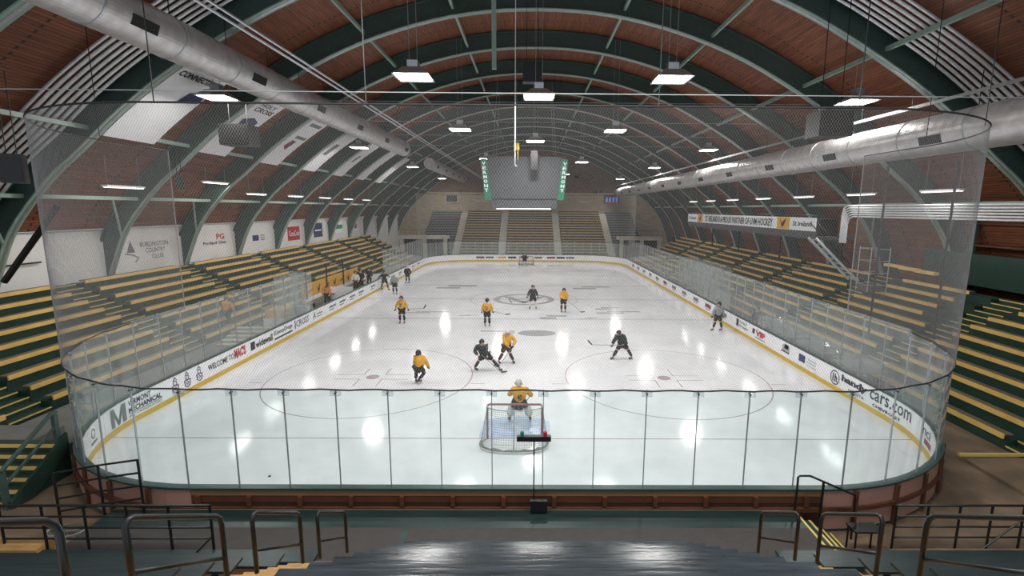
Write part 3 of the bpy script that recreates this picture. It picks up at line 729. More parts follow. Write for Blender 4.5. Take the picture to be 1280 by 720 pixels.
# ------------------------------------------------------------------ side stands
def section(side, k, y0, y1, rows, X0, z0, r, tread, label, cut=None):
    x_ = lambda i: side*(X0+tread*i)
    t = thing('bleacher_section', label, 'bleacher', (x_(0), (y0+y1)/2, -.1), f'bleacher sections on the {"left" if side < 0 else "right"}')
    poly = [(x_(0)+side*.06, -.13)]
    for i in range(rows):
        zt = z0+r*i-.17
        poly += [(x_(i)+side*.06, zt), (x_(i+1)+side*.06, zt)]
    poly += [(x_(rows)+side*.06, -.13)]
    b = MB()
    for i in range(rows):
        zt = z0+r*i-.18; b.box(min(x_(i)+side*.06, x_(rows)+side*.06), max(x_(i)+side*.06, x_(rows)+side*.06), y0, y1, (z0+r*(i-1)-.18) if i else -.13, zt)
    b.build('stepped_deck', M['dgreen'], t)
    for i in range(rows):
        z = z0+r*i; c = cut(i) if cut else None
        ya, yb = (c if c else (y0+.04, y1-.04))
        if yb-ya < .3: continue
        s_ = MB().box(min(x_(i), x_(i)+side*.05), max(x_(i), x_(i)+side*.05), ya, yb, z-.17, z).build('seat_front', M['yellow'], t)
        MB().box(min(x_(i)+side*.05, x_(i)+side*.34), max(x_(i)+side*.05, x_(i)+side*.34), ya, yb, z-.05, z-.002).build('seat_board', M['seatwood'], s_)
    return t
def aisle(side, y0, y1, rows, X0, z0, r, tread, label):
    x_ = lambda i: side*(X0+tread*i)
    t = thing('aisle_stairs', label, 'stairs', (x_(0), (y0+y1)/2, -.1), f'stand aisles on the {"left" if side < 0 else "right"}')
    for i in range(rows):
        for h_ in (0, 1):
            z = z0+r*(i-1)+r*.5*h_+.0; xa = x_(i)+side*tread*.5*h_
            xa += side*.06
            xb = xa+side*tread*.5
            if z < 0: continue
            s_ = MB().box(min(xa, xb), max(xa, xb), y0+.03, y1-.03, z-.2, z).build('step', M['dgreen'], t)
            MB().box(min(xa, xa-side*.03), max(xa, xa-side*.03), y0+.05, y1-.05, z-.045, z+.003).build('step_nosing', M['nosing'], s_)
    b = MB(); b.box(min(x_(0)+side*.1, x_(rows)), max(x_(0)+side*.1, x_(rows)), y0+.03, y1-.03, -.13, .0)
    b.build('stair_base', M['dgreen'], t)
    return t
LA = [16.5, 25.15, 33.85, 42.6, 51.3, 60.3, 69.0]; aw = .8
RA = [14.4, 22.8, 31.4, 39.9, 47.7, 55.8, 64.0]
LX, LZ, RX, RZ = 17.0, .78, 16.24, .39
for i in range(len(LA)-1):
    section(-1, i, LA[i]+aw, LA[i+1]-aw, 9, LX, LZ, .375, .762, f'yellow and dark green bleacher section on the left stand, {ordn(i+1)} from the camera')
section(-1, 9, 9.5, LA[0]-aw, 9, LX, LZ, .375, .762, 'yellow and green bleacher section on the left stand at the left frame edge')
for i, y in enumerate(LA): aisle(-1, y-aw, y+aw, 9, LX, LZ, .375, .762, f'dark stair aisle with pale step edges in the left stand, {ordn(i)} from the camera')
for i in range(len(RA)-1):
    rows = 11 if i == 0 else 10
    cut = (lambda r_: (RA[0]+aw+.04, RA[1]-aw-.04) if r_ < 8 else (RA[0]+aw+.04, RA[1]-aw-1.2*(r_-7.5)-.04)) if i == 0 else ((lambda r_: (RA[1]+aw+.04, RA[2]-aw-.04) if r_ < 6 else (RA[1]+aw+1.2, RA[2]-aw-.3*(r_-5)-.04)) if i == 1 else None)
    section(1, i, RA[i]+aw, RA[i+1]-aw, rows, RX, RZ, .36, .762, f'yellow and dark green bleacher section on the right stand, {ordn(i)} from the near right corner', cut)
for i, y in enumerate(RA): aisle(1, y-aw, y+aw, 10, RX, RZ, .36, .762, f'dark stair aisle with pale step edges in the right stand, {ordn(i)} from the camera')
section(1, 9, 71.0-6.2, 74, 10, RX, RZ, .36, .762, 'yellow bleacher section at the far end of the right stand')
section(-1, 9, 69.8, 73.6, 9, LX, LZ, .375, .762, 'yellow bleacher section at the far end of the left stand')
tag(MB().box(-16.9, -13.95, 14.6, 73.5, -.13, .3).build('side_walkway', M['concrete']), 'grey walkway between the left stand and the rink boards', 'walkway')

# ------------------------------------------------------------------ far stand
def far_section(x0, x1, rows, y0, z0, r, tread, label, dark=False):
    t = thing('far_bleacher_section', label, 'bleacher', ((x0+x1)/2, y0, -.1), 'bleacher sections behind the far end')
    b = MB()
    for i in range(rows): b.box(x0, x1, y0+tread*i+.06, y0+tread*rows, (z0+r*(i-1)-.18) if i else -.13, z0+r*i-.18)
    b.build('stepped_deck', M['dgreen'] if dark else M['fardeck'], t)  # dark sections: the unlit look is put into deck and seat colours
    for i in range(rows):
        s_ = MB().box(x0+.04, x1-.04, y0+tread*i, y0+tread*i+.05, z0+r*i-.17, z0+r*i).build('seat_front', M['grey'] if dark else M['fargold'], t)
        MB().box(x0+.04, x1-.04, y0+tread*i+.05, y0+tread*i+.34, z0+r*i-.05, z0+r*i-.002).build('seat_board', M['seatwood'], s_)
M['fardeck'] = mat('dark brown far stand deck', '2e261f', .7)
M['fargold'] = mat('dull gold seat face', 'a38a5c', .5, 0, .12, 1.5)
FX = [(-10.4, -4.5, 'left'), (-3.3, 4.3, 'middle'), (5.5, 12.6, 'right')]
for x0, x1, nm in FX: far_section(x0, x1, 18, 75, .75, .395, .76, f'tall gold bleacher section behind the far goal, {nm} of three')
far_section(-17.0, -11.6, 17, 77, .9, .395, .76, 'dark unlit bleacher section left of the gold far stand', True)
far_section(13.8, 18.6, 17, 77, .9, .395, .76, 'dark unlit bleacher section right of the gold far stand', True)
for j, (xa, xb) in enumerate(((-11.6, -10.4), (-4.5, -3.3), (4.3, 5.5), (12.6, 13.8))):
    t = thing('far_aisle_stairs', f'pale stair aisle in the far stand, {ordn(j)} from the left', 'stairs', ((xa+xb)/2, 75, -.1), 'far stand aisles')
    for i in range(34):
        s_ = MB().box(xa+.03, xb-.03, 75+.38*i+.06, 75+.38*(i+1)+.06, .35+.1975*i-.25, .35+.1975*i).build('step', M['palewall'], t)
for nm, x0, x1 in (('left', -19.2, -11.9), ('right', 13.9, 20.4)):
    t = thing('concrete_landing', f'pale concrete landing with dark openings at the far {nm} corner', 'landing', ((x0+x1)/2, 74.6, -.1))
    MB().box(x0, x1, 73.9, 76.4, 3.1, 3.55).build('slab', M['palewall'], t)
    for x in (x0+.2, (x0+x1)/2, x1-.6): MB().box(x, x+.5, 74.1, 74.6, -.13, 3.1).build('pier', M['palewall'], t)
    MB().box(x0, x1, 75.6, 75.8, -.13, 3.1).build('back_wall', M['darkwall'], t)
    MB().tube([(x0, 74, 4.5), (x1, 74, 4.5)], .03, 6).build('guard_rail', M['blackmetal'], t)
    b = MB(); 
    for q in range(9): b.tube([(x0+(x1-x0)*q/8, 74, 3.55), (x0+(x1-x0)*q/8, 74, 4.5)], .02, 5)
    b.build('rail_posts', M['blackmetal'], t)
t = thing('video_board', 'small lit score display high on the far right wall', 'display', (15.5, 92, 8.7))
MB().box(14.1, 16.9, 91.9, 92.15, 8.7, 10.3).build('case', M['black'], t)
M['disp'] = mat('lit blue display', '4a6bb0', .4, emit=.8); M['dispr'] = mat('lit red display', 'c06050', .4, emit=.8)
for i in range(4): MB().box(14.4+i*.62, 14.8+i*.62, 91.86, 91.9, 9.0, 9.8).build('lit_digit', M['disp'], t)
for i in range(5): MB().box(14.3+i*.5, 14.6+i*.5, 91.86, 91.9, 8.78, 8.9).build('lit_mark', M['dispr'], t)
t = thing('wall_opening', 'dark framed window box high on the far left wall', 'window', (-13.9, 92, 8.7))
MB().box(-15.1, -12.7, 91.9, 92.15, 8.7, 10.2).build('frame', M['palewall'], t); MB().box(-14.9, -12.9, 91.85, 91.9, 8.85, 10.05).build('pane', M['black'], t)
for i, (x, z) in enumerate(((-12.2, 10.6), (13.5, 10.6), (12.5, 10.5), (9, 13.2))):
    tag(MB().box(x-.35, x+.35, 91.8, 92.15, z, z+.5).build('wall_speaker', M['black']), ['small dark speaker on the far wall left of the scoreboard', 'small dark speaker on the far wall beside the display', 'small dark box on the far wall nearer the scoreboard', 'dark speaker high on the far wall, right of the green banner'][i], 'speaker', 'far wall speakers')
for nm, xx in (('left', -8.2), ('right', 10.6)):
    tag(MB().box(xx-1.1, xx+1.1, 92.05, 92.17, 9.0, 9.06).build('wall_shelf', M['white']), f'thin white ledge on the far wall, {nm} side', 'ledge')

# ------------------------------------------------------------------ scoreboard and hanging things
t = thing('scoreboard', 'large grey hanging scoreboard with green side banners over centre ice', 'scoreboard', (0, 43.5, 7.6))
b = MB(); y0, y1 = 41.5, 45.5
b.v = [Vector(p) for p in ((-2.75, y0, 8.5), (2.75, y0, 8.5), (2.75, y1, 8.5), (-2.75, y1, 8.5), (-3.1, y0, 11.9), (3.1, y0, 11.9), (3.1, y1, 11.9), (-3.1, y1, 11.9))]
b.f = [[3, 2, 1, 0], [4, 5, 6, 7], [0, 1, 5, 4], [1, 2, 6, 5], [2, 3, 7, 6], [3, 0, 4, 7]]; b.m = [0]*6
b.build('main_panel', M['curtain'], t)
MB().box(-2.7, 2.7, y0+.05, y1-.05, 7.68, 8.44).build('lower_panel', M['curtain'], t)
MB().box(-2.72, 2.72, y0, y1, 8.44, 8.5).build('divider', M['black'], t)
MB().tube([(-2.3, y0-.03, 7.66), (2.2, y0-.03, 7.66)], .03, 6).build('light_strip', M['lamp2'] if 'lamp2' in M else M.setdefault('lamp2', mat('lit strip', 'ffffff', .5, emit=3)), t)
for sx in (-1, 1):
    def fn(u, v, sx=sx): 
        z = 8.4+3.3*v; x0 = sx*(2.75+.35*(z-8.5)/3.4); return (x0+sx*(.02+.5*u), y0-.05, z)
    b = MB(); 
    q = [(fn(0, 0)), (fn(1, 0)), (fn(1, 1)), (fn(0, 1))]; b.v = [Vector(p) for p in q]+[Vector((p[0], p[1]+.03, p[2])) for p in q]; b.f = [[0, 1, 2, 3], [7, 6, 5, 4], [0, 1, 5, 4], [1, 2, 6, 5], [2, 3, 7, 6], [3, 0, 4, 7]]; b.m = [0]*6
    gb = b.build('green_banner', M['greenb'] if 'greenb' in M else M.setdefault('greenb', mat('green banner cloth', '12795a', .6)), t)
    for i, ch in enumerate('VERMONT'):
        def f2(u, v, i=i, sx=sx):
            z = 11.2-i*.36+.26*v; x0 = sx*(2.75+.35*(z-8.5)/3.4); uu = .15+.3*u if sx > 0 else .45-.3*u; return (x0+sx*uu, y0-.06, z)
        flat_text('letter', ch, f2, M['white'], t, .03)
for sx in (-1, 1):
    for yy in (y0+.3, y1-.3): MB().tube([(sx*2.6, yy, 11.9), (sx*2.2, yy, 17.8)], .02, 5).build('hanging_cable', M['wire'], t)
t = thing('hanging_hook', 'pale rope with a hook hanging down in front of the scoreboard', 'rope', (-.3, 24, 9.6))
MB().tube([(-.25, 24, 9.9), (-.22, 24, 17.6)], .022, 6).build('rope', M['banner'], t)
MB().tube([(-.25, 24, 9.95), (-.25, 24, 9.75), (-.2, 24, 9.66), (-.15, 24, 9.72)], .035, 6).build('hook', M['steel'], t)
t = thing('chain_hoist', 'small yellow chain hoist hanging above centre ice', 'hoist', (-.5, 38, 12))
b = MB().box(-.75, -.35, 37.8, 38.2, 12.0, 12.5); b.build('hoist_body', M['kick'], t); MB().tube([(-.55, 38, 12.5), (-.55, 38, 17.7)], .02, 5).build('chain', M['wire'], t); MB().tube([(-.45, 38, 12.0), (-.45, 38, 11.3)], .03, 5).build('hook_chain', M['kick'], t)
def speaker(x, y, z, sx, sy, sz, label, rz=0):
    t = thing('hanging_speaker', label, 'speaker', (x, y, z), rz=0)
    Mx = Matrix.Translation((x, y, z)) @ Matrix.Rotation(rz, 4, 'Z')
    MB().box(-sx/2, sx/2, -sy/2, sy/2, -sz/2, sz/2, mx=Mx).build('cabinet', M['black'], t)
    MB().box(-sx*.42, sx*.42, -sy/2-.02, -sy/2, -sz*.42, sz*.42, mx=Mx).build('grille', M['blackmetal'], t)
    zt = prof_at(x-BX, .3)[1]
    b = MB()
    for a in (-.3, .3): b.tube([(x+sx*a, y, z+sz/2), (x+sx*a, y, zt)], .015, 4)
    b.build('bracket', M['blackmetal'], t)
speaker(-13.5, 24.6, 11.05, 1.4, 1.0, .95, 'black loudspeaker box hanging left of the near netting')
speaker(12.2, 20, 11.0, 1.3, 1.0, .95, 'black loudspeaker box hanging right, above the right duct')
speaker(.8, 40.6, 11.5, .55, .5, 1.5, 'tall narrow black loudspeaker hanging above centre ice')
speaker(.55, 24.5, 14.0, .9, .5, .9, 'black loudspeaker cluster above the nearest centre lamp')
speaker(-17.0, 17.2, 8.9, .6, .6, .95, 'black loudspeaker at the left edge beside the conduits', .6)
speaker(-18.6, 27.5, 9.0, .4, .5, .9, 'small black loudspeaker below the left roof banner', .6)
tag(MB().box(-1.3, -1.1, 23.8, 24.0, 14.0, 17.9).build('steel_hanger', M['lgreen']), 'pale green vertical hanger beside the rope', 'hanger')

# ------------------------------------------------------------------ press platform on the right
t = thing('press_platform', 'raised press platform with white sponsor sign above the right stand', 'platform', (20.6, 46, 4.2))
MB().box(19.6, 22.4, 32.8, 59.4, 5.75, 5.95).build('platform_floor', M['curtain'], t)
sg = MB().box(19.45, 19.52, 32.8, 59.4, 6.3, 7.2).build('sign_panel', M['white'], t)
MB().box(19.5, 19.62, 32.8, 59.4, 5.8, 6.28).build('fascia', M['curtain'], t)
def ptxt(txt, ya, yb, z0, z1, m, bold=.01): flat_text('lettering', txt, lambda u, v: (19.43, ya+(yb-ya)*u, z0+(z1-z0)*v), m, sg, bold)
ptxt('ST. IRELAND IS A PROUD PARTNER OF UVM HOCKEY', 53.5, 38.6, 6.45, 7.05, M['ink'], .02)
ptxt('St Ireland', 35.6, 33.2, 6.6, 6.95, M['ink'], .02); ptxt('St Ireland', 59, 56.6, 6.6, 6.95, M['ink'], .02)
for ya, yb in ((37.9, 36.1), (55.9, 54.4)):
    MB().box(19.435, 19.445, yb, ya, 6.32, 7.18).build('gold_square', M['gold'], sg)
    b = MB(); c = (ya+yb)/2; b.v = [Vector((19.425, c+p, z)) for p, z in ((.45, 7.05), (.15, 6.75), (-.1, 6.95), (-.4, 7.1), (-.2, 6.6), (.1, 6.4))]; b.f = [list(range(6))]; b.m = [0]; b.build('dark_emblem', M['ink'], sg)
b = MB()
for y in [32.9+2.65*i for i in range(11)]: b.tube([(19.6, y, 5.95), (19.6, y, 7.35)], .025, 5)
b.tube([(19.6, 32.8, 7.35), (19.6, 59.4, 7.35)], .03, 6); b.build('guard_rail', M['blackmetal'], t)
for y in (34, 42.5, 51, 58.5):
    MB().tube([(22.2, y, 3.4), (22.2, y, 5.75)], .07, 8).build('support_post', M['blackmetal'], t)
for i, y in enumerate((33.8, 36.0)): MB().box(20.4, 21.6, y, y+.8, 5.95, 7.1).build('equipment_rack', M['black'], t)
t = thing('platform_stairs', 'steep grey stairs rising to the press platform', 'stairs', (19.5, 30.5, 3.2))
for dx in (0, .9):
    MB().tube([(20.9, 30.1+dx, 3.35), (19.0, 31.8+dx, 5.9)], .09, 6).build('stringer', M['steel'], t)
    MB().tube([(20.9, 30.1+dx, 4.3), (19.0, 31.8+dx, 6.9)], .03, 6).build('handrail', M['blackmetal'], t)
for i in range(9):
    q = i/8; MB().tube([(20.8-1.8*q, 30.2+1.65*q, 3.5+2.3*q), (20.8-1.8*q, 31.0+1.65*q, 3.5+2.3*q)], .05, 4).build('tread', M['steel'], t)
t = thing('scaffold_tower', 'narrow pale scaffold tower standing in the right stand', 'scaffold', (20.8, 29, 3))
b = MB()
for x in (20.2, 21.3):
    for y in (28.2, 29.2): b.tube([(x, y, 3.0), (x, y, 5.6)], .03, 5)
for z in (3.4, 4.1, 4.8, 5.5):
    b.tube([(20.2, 28.2, z), (21.3, 28.2, z)], .025, 5); b.tube([(20.2, 29.2, z), (21.3, 29.2, z)], .025, 5); b.tube([(20.2, 28.2, z), (20.2, 29.2, z)], .025, 5)
b.build('frame', M['steel'], t); MB().box(20.25, 21.25, 28.25, 29.15, 3.0, 3.35).build('base_box', M['curtain'], t)
for i, (x, y, z0, z1) in enumerate(((17.6, 24.0, 3.0, 9.8), (18.8, 21.5, 3.4, 9.8))):
    pipe(['dark vertical pole rising from the right stand to the duct, left one', 'dark vertical pole rising from the right stand to the duct, right one'][i], [(x, y, z0-1.4), (x, y, z1)], .05, 'blackmetal', 'vertical_pole', 'pole')
b = MB().box(24.7, 24.9, 14, 30, 3.7, 5.4); tag(b.build('teal_screen', mat('teal painted panel', '17382f', .6)), 'dark teal panel behind the top of the right stand', 'panel')
t = thing('storage_rack', 'dark storage rack of timber behind the right stand', 'rack', (25.6, 22, 3.6))
for y in (15, 19, 23, 27): MB().box(25.0, 25.15, y, y+.15, 3.6, 7.2).build('upright', M['green'], t)
for z in (4.6, 5.8, 7.0): MB().box(25.0, 26.2, 14.5, 28, z, z+.1).build('shelf', M['brown'], t)
for sx, y0_, y1_ in ((1, 23.5, 29.5),):
    for i in range(3): tag(MB().box(23.0+i*.3, 23.3+i*.3, 27+i*1.7, 28.4+i*1.7, 4.15, 4.32).build('loose_board', M['yellow']), f'stray yellow board leaning behind the right stand, {ordn(i)} of three', 'board', 'stray yellow boards')

# ------------------------------------------------------------------ players' bench, penalty boxes, covered boxes
t = thing('players_bench', 'players bench enclosure with gold banner wall beside the left boards', 'bench', (-15.2, 40, 0))
bw = MB().box(-16.3, -16.2, 35.8, 47.6, .95, 1.98).build('banner_wall', M['gold'], t)
for i in range(7):
    c = 36.9+i*1.6
    b = MB(); b.v = [Vector((-16.185, c+p, z)) for p, z in (((-.35, 1.7), (-.1, 1.35), (.1, 1.6), (.35, 1.75), (.15, 1.2), (-.1, 1.05)) if i % 2 else ((-.5, 1.35), (.5, 1.55), (.5, 1.45), (-.5, 1.25)))]; b.f = [list(range(len(b.v)))]; b.m = [0]; b.build('black_mark', M['ink'], bw)
MB().box(-16.3, -16.2, 35.8, 47.6, .3, .95).build('lower_wall', M['white'], t)
MB().box(-15.9, -15.4, 32, 47.4, .7, .78).build('bench_seat', M['seatwood'], t)
for y in (33, 36, 39, 42, 45): MB().box(-15.8, -15.5, y, y+.1, .3, .7).build('leg', M['blackmetal'], t)
for i, y in enumerate((31.7, 39.7, 47.6)): MB().box(-16.25, -13.95, y-.04, y+.04, .3, 1.3).build('divider', M['white'], t)
for y in (36.2, 39.9, 43.5): MB().tube([(-16.1, y, .9), (-16.1, y, 3.2)], .06, 6).build('black_post', M['black'], t)
k = 0
for (x, y, ax, L_, nm) in ((-14.3, 28.7, 'y', 1.4, 'rinkward face, nearer pane'), (-14.3, 30.2, 'y', 1.4, 'rinkward face, farther pane'), (-14.9, 31.6, 'x', .8, 'far end')):
    bb = MB().box(x, x+L_, y, y+.012, .3, 3.6) if ax == 'x' else MB().box(x-.25, x-.238, y, y+L_, .3, 3.6)
    tag(bb.build('glass_screen', M['plastic']), f'cloudy glass screen at the end of the players bench, {nm}', 'glass screen', 'bench glass screens')
t = thing('gate_box', 'low white and gold box at the near end of the players bench', 'box', (-15.2, 30, .3))
MB().box(-16.1, -14.7, 30.0, 31.4, .3, .8).build('box_body', M['white'], t); MB().box(-16.0, -14.8, 30.1, 31.3, .8, 1.35).build('gold_panel', M['gold'], t)
for i in range(5): tag(MB().box(-16.3-0, -14.1, 25.6+i*.45, 25.98+i*.45, .3, .38+.12*i).build('ramp_board', M['palewall']), f'pale board of the ramp before the players bench, {ordn(i)} from the camera', 'board', 'ramp boards')
for i, y in enumerate((37.2, 39.0, 40.8, 42.6, 44.4)):
    tag(MB().box(14.0, 15.9, y, y+.012, .9, 3.45).build('glass_screen', M['plastic']), f'glass divider of the penalty boxes, {ordn(i)} from the camera', 'glass screen', 'penalty box dividers')
tag(MB().box(15.9, 15.95, 37.2, 44.4, -.13, 1.2).build('penalty_box_wall', M['palewall']), 'pale low wall behind the penalty boxes on the right', 'wall panel')
for i, (y0_, y1_) in enumerate(((19.5, 21.5), (22.2, 24.9), (25.1, 27.4), (27.6, 29.0))):
    t = thing('covered_table', f'grey table under cloudy plastic sheeting beside the right boards, {ordn(i)} from the camera', 'covered table', (14.9, y0_, -.13), 'plastic covered tables')
    MB().box(14.25, 15.5, y0_+.05, y1_-.05, .95, 1.02).build('table_top', M['grey'], t)
    for x in (14.3, 15.4):
        for y in (y0_+.1, y1_-.15): MB().box(x, x+.05, y, y+.05, -.13, .95).build('leg', M['steel'], t)
    b = MB(); n = 14; Y = [y0_+(y1_-y0_)*j/n for j in range(n+1)]
    zz = lambda j: 1.42+.10*math.sin(j*1.7)+.05*math.sin(j*3.1)
    b.strip([(14.15, y, .2) for y in Y], [(14.22, y, zz(j)) for j, y in enumerate(Y)]); b.strip([(14.22, y, zz(j)) for j, y in enumerate(Y)], [(15.55, y, zz(j)-.15) for j, y in enumerate(Y)])
    b.strip([(15.55, y, zz(j)-.15) for j, y in enumerate(Y)], [(15.6, y, .3) for y in Y])
    b.build('plastic_sheet', M['plastic'], t)

# ------------------------------------------------------------------ goals
def goal(y, sg, label):
    t = thing('hockey_goal', label, 'goal', (0, y, 0)); z = 1.22; hx = .915
    MB().tube([(-hx, y, 0), (-hx, y, z-.06), (-hx+.06, y, z), (hx-.06, y, z), (hx, y, z-.06), (hx, y, 0)], .035, 8).build('goal_posts', M['post'], t)
    n = 20; base = [(-hx-.02, y, .03)]+[(-1.12*math.cos(math.pi*i/n)*(1 if 0 < i < n else 1), y-sg*(.35+.72*math.sin(math.pi*i/n)**.6), .03) for i in range(n+1)]+[(hx+.02, y, .03)]
    MB().tube(base, .03, 6).build('base_frame', M['sockw'], t)
    top = [(-hx, y, z)]+[(-hx*math.cos(math.pi*i/n), y-sg*(.1+.42*math.sin(math.pi*i/n)), z-.02) for i in range(n+1)]+[(hx, y, z)]
    MB().tube(top, .022, 6).build('top_frame', M['icegrey'], t)
    MB().tube([(0, y-sg*.52, z-.02), (0, y-sg*1.07, .05)], .03, 6).build('centre_support', M['icegrey'], t)
    b = MB(); m = len(base)
    def P(i, q):
        a = Vector(base[i]); c = Vector(top[i]); p = a.lerp(c, q); p.y += sg*.08*math.sin(math.pi*q); return p
    for i in range(0, m-1):
        for h in (0, .5):
            pts = [P(i, q/6).lerp(P(i+1, q/6), h) for q in range(7)]; b.tube(pts, .004, 3)
    for q in range(1, 18): b.tube([P(i, q/18) for i in range(m)], .004, 3)
    for i in range(1, 14):
        x = -hx+2*hx*i/14; b.tube([(x, y, z), (x, y-sg*(.1+.42*math.sqrt(max(0, 1-(x/hx)**2))), z-.02)], .004, 3)
    b.build('goal_netting', M['net'], t)
    b = MB(); b.tube([(p[0]*.98, p[1]+sg*.06, .06+.03*math.sin(i*2.2)) for i, p in enumerate(base[1:-1])], [.05+.02*math.sin(i*1.3) for i in range(n+1)], 6); b.build('skirt_padding', M['net'], t)
goal(G0, 1, 'hockey goal with white netting seen from behind at the near end')
goal(G1, -1, 'hockey goal at the far end of the ice')
t = thing('goal_light', 'black pole with a bar carrying green and red goal lamps behind the near glass', 'goal light', (.6, 10.72, .55))
MB().tube([(.6, 10.72, .55), (.6, 10.72, 2.38)], .018, 6).build('pole', M['black'], t)
MB().box(.2, .99, 10.66, 10.78, 2.36, 2.48).build('lamp_bar', M['black'], t)
MB().tube([(.32, 10.72, 2.48), (.32, 10.72, 2.58)], .045, 10).build('green_lamp', M['bulbg'], t); MB().tube([(.86, 10.72, 2.48), (.86, 10.72, 2.58)], .045, 10).build('red_lamp', M['bulbr'], t)
MB().box(.52, .92, 10.62, 10.72, .6, .88).build('control_box', M['black'], t)

# ------------------------------------------------------------------ foreground
t = thing('front_platform', 'raised dark platform with green edge and grey mat between boards and seats', 'platform', (0, 10, -.1))
MB().box(-9.4, 6.9, 3.0, 10.78, -.13, .5).build('platform_body', M['brown'], t)
MB().box(-9.4, 6.9, 10.12, 10.78, .5, .55).build('green_strip', M['platgreen'], t)
MB().box(-9.4, 6.9, 9.0, 10.12, .5, .553).build('grey_mat', M['darkmat'], t)
MB().box(-2.35, -2.2, 9.0, 10.12, .553, .558).build('mat_seam', M['platgreen'], t)
MB().box(-9.4, 6.9, 10.78, 10.8, .48, .56).build('edge_trim', M['seatwood'], t)
RZ0, RY0, RR_, RT = .84, 9.27, .45, .67
for nm, la in (('centre', 'wide middle block'), ('left', 'left block'), ('right', 'right block')):
    t = thing('front_bleacher', f'scuffed dark bleacher planks in the foreground, {la}', 'bleacher', ({'centre': .9, 'left': -8, 'right': 10}[nm], 8.6, .5), 'foreground bleachers')
    for i in range(9):
        if nm == 'centre': x0, x1, y, z = -2.1, 3.9, RY0-RT*i, RZ0+RR_*i
        else:
            e = (4.75, 5.1, 5.45)[min(i, 2)]; y, z = 9.25-.71*i, .66+.47*i
            x0, x1 = (-12.4, BX-e) if nm == 'left' else (BX+e, 14.5)
        MB().box(x0, x1, y-.36, y, z-.05, z).build('seat_plank', M['plankdark'] if nm == 'centre' else M['plankside'], t)
        if i > 1: MB().box(x0+.05, x1-.05, y-.60, y-.37, z-.3, z-.25).build('foot_board', M['plankdark'] if nm == 'centre' else M['plankside'], t)
        for x in [x0+.3+(x1-x0-.6)*q/3 for q in range(4)]: MB().box(x-.04, x+.04, y-.34, y-.28, (.555 if i < 3 else z-1.2), z-.05).build('support', M['blackmetal'], t)
for nm, x0, x1 in (('left', -4.18, -2.15), ('right', 3.95, 5.98)):
    t = thing('front_aisle_steps', f'bare wooden steps of the {nm} foreground aisle', 'stairs', ((x0+x1)/2, 8.6, .5), 'foreground aisles')
    for i in range(1, 19):
        y = RY0-.335*i; z = .84-.2+.225*i-.225
        if z < .62: continue
        MB().box(x0, x1, y-.36, y, z-.06, z).build('step', M['stepwood'], t)
        MB().box(x0, x1, y-.36, y-.34, z, z+.165).build('riser', M['stepwood'], t)
def hoop(x, ya, yb, za, zb, label, back=0, group='aisle hoop rails'):
    t = thing('aisle_handrail', label, 'handrail', (x, yb, za-1), group)
    h = .8
    u_ = Vector((0, yb-ya, zb-za)).normalized(); A_ = Vector((x, ya, za)); B_ = Vector((x, yb, zb)); D_ = Vector((0, 0, -1))
    P = [A_+D_*h, A_+D_*.1, A_+D_*.03+u_*.03, A_+u_*.1, B_-u_*.1, B_-u_*.03+D_*.03, B_+D_*.1, B_+D_*h]
    MB().tube(P, .027, 10).build('hoop_tube', M['blackmetal'], t, smooth=True)
    MB().tube([(x, ya, za-.5), (x, yb, zb-.5)], .02, 8).build('mid_rail', M['blackmetal'], t, smooth=True)
for x, sd, L_ in ((-2.83, 'left', ((8.12, 2.27, 7.05, 2.98), (6.51, 3.33, 5.39, 4.08), (4.85, 4.40, 3.69, 5.17), (3.17, 5.5, 2.1, 6.2))), (4.64, 'right', ((8.0, 2.36, 6.88, 3.09), (6.34, 3.44, 5.24, 4.16), (4.65, 4.55, 3.5, 5.3)))):
    for i, (ya, za, yb, zb) in enumerate(L_):
        hoop(x, ya, yb, za, zb, f'black hoop handrail in the {sd} foreground aisle, {ordn(i)} from the rink')
def fence(label, a, b_, zt, zb, rails, posts, ex=None):
    t = thing('guard_rail', label, 'guard rail', (a[0], a[1], zb))
    A_ = Vector((*a, 0)); B_ = Vector((*b_, 0))
    for i in range(rails):
        z = zt-(zt-zb)*i/rails*.95; MB().tube([(*a, z), (*b_, z)], .022 if i else .028, 8).build('rail', M['blackmetal'], t, smooth=True)
    for i in range(posts):
        p = A_.lerp(B_, i/(posts-1)); MB().tube([(p.x, p.y, zb), (p.x, p.y, zt)], .026, 6).build('post', M['blackmetal'], t)
    return t
t = thing('guard_rail', 'black four rail guard rising to the right below the left corner glass', 'guard rail', (-9.5, 10.6, -.13))
for i in range(4): MB().tube([(-10.5, 10.6, 1.58-.32*i), (-9.45, 10.6, 1.78-.32*i), (-8.52, 10.6, 1.92-.32*i)], .024, 8).build('rail', M['blackmetal'], t)
for x, z0_, z1_ in ((-10.5, -.13, 1.58), (-9.45, -.13, 1.78), (-8.52, .55, 1.92)): MB().tube([(x, 10.6, z0_), (x, 10.6, z1_)], .028, 6).build('post', M['blackmetal'], t)
t = fence('long black guard rail on the left of the platform', (-10.4, 9.32), (-6.1, 9.34), 1.6, .55, 4, 6)
MB().tube([(-6.1, 9.34, 1.6), (-6.1, 9.34, .9), (-6.3, 9.1, .7)], .025, 6).build('rail_return', M['blackmetal'], t)
t = fence('long black guard rail on the right beside the lower floor', (8.95, 10.3), (13.4, 10.3), 1.0, -.13, 4, 7)
for x in (11.0, 12.2): MB().tube([(x, 10.25, -.1), (x+1.1, 10.25, .9)], .02, 6).build('brace', M['blackmetal'], t)
t = thing('stair_handrail', 'black handrail stepping down beside the yellow edged steps', 'handrail', (7.4, 10.8, 0))
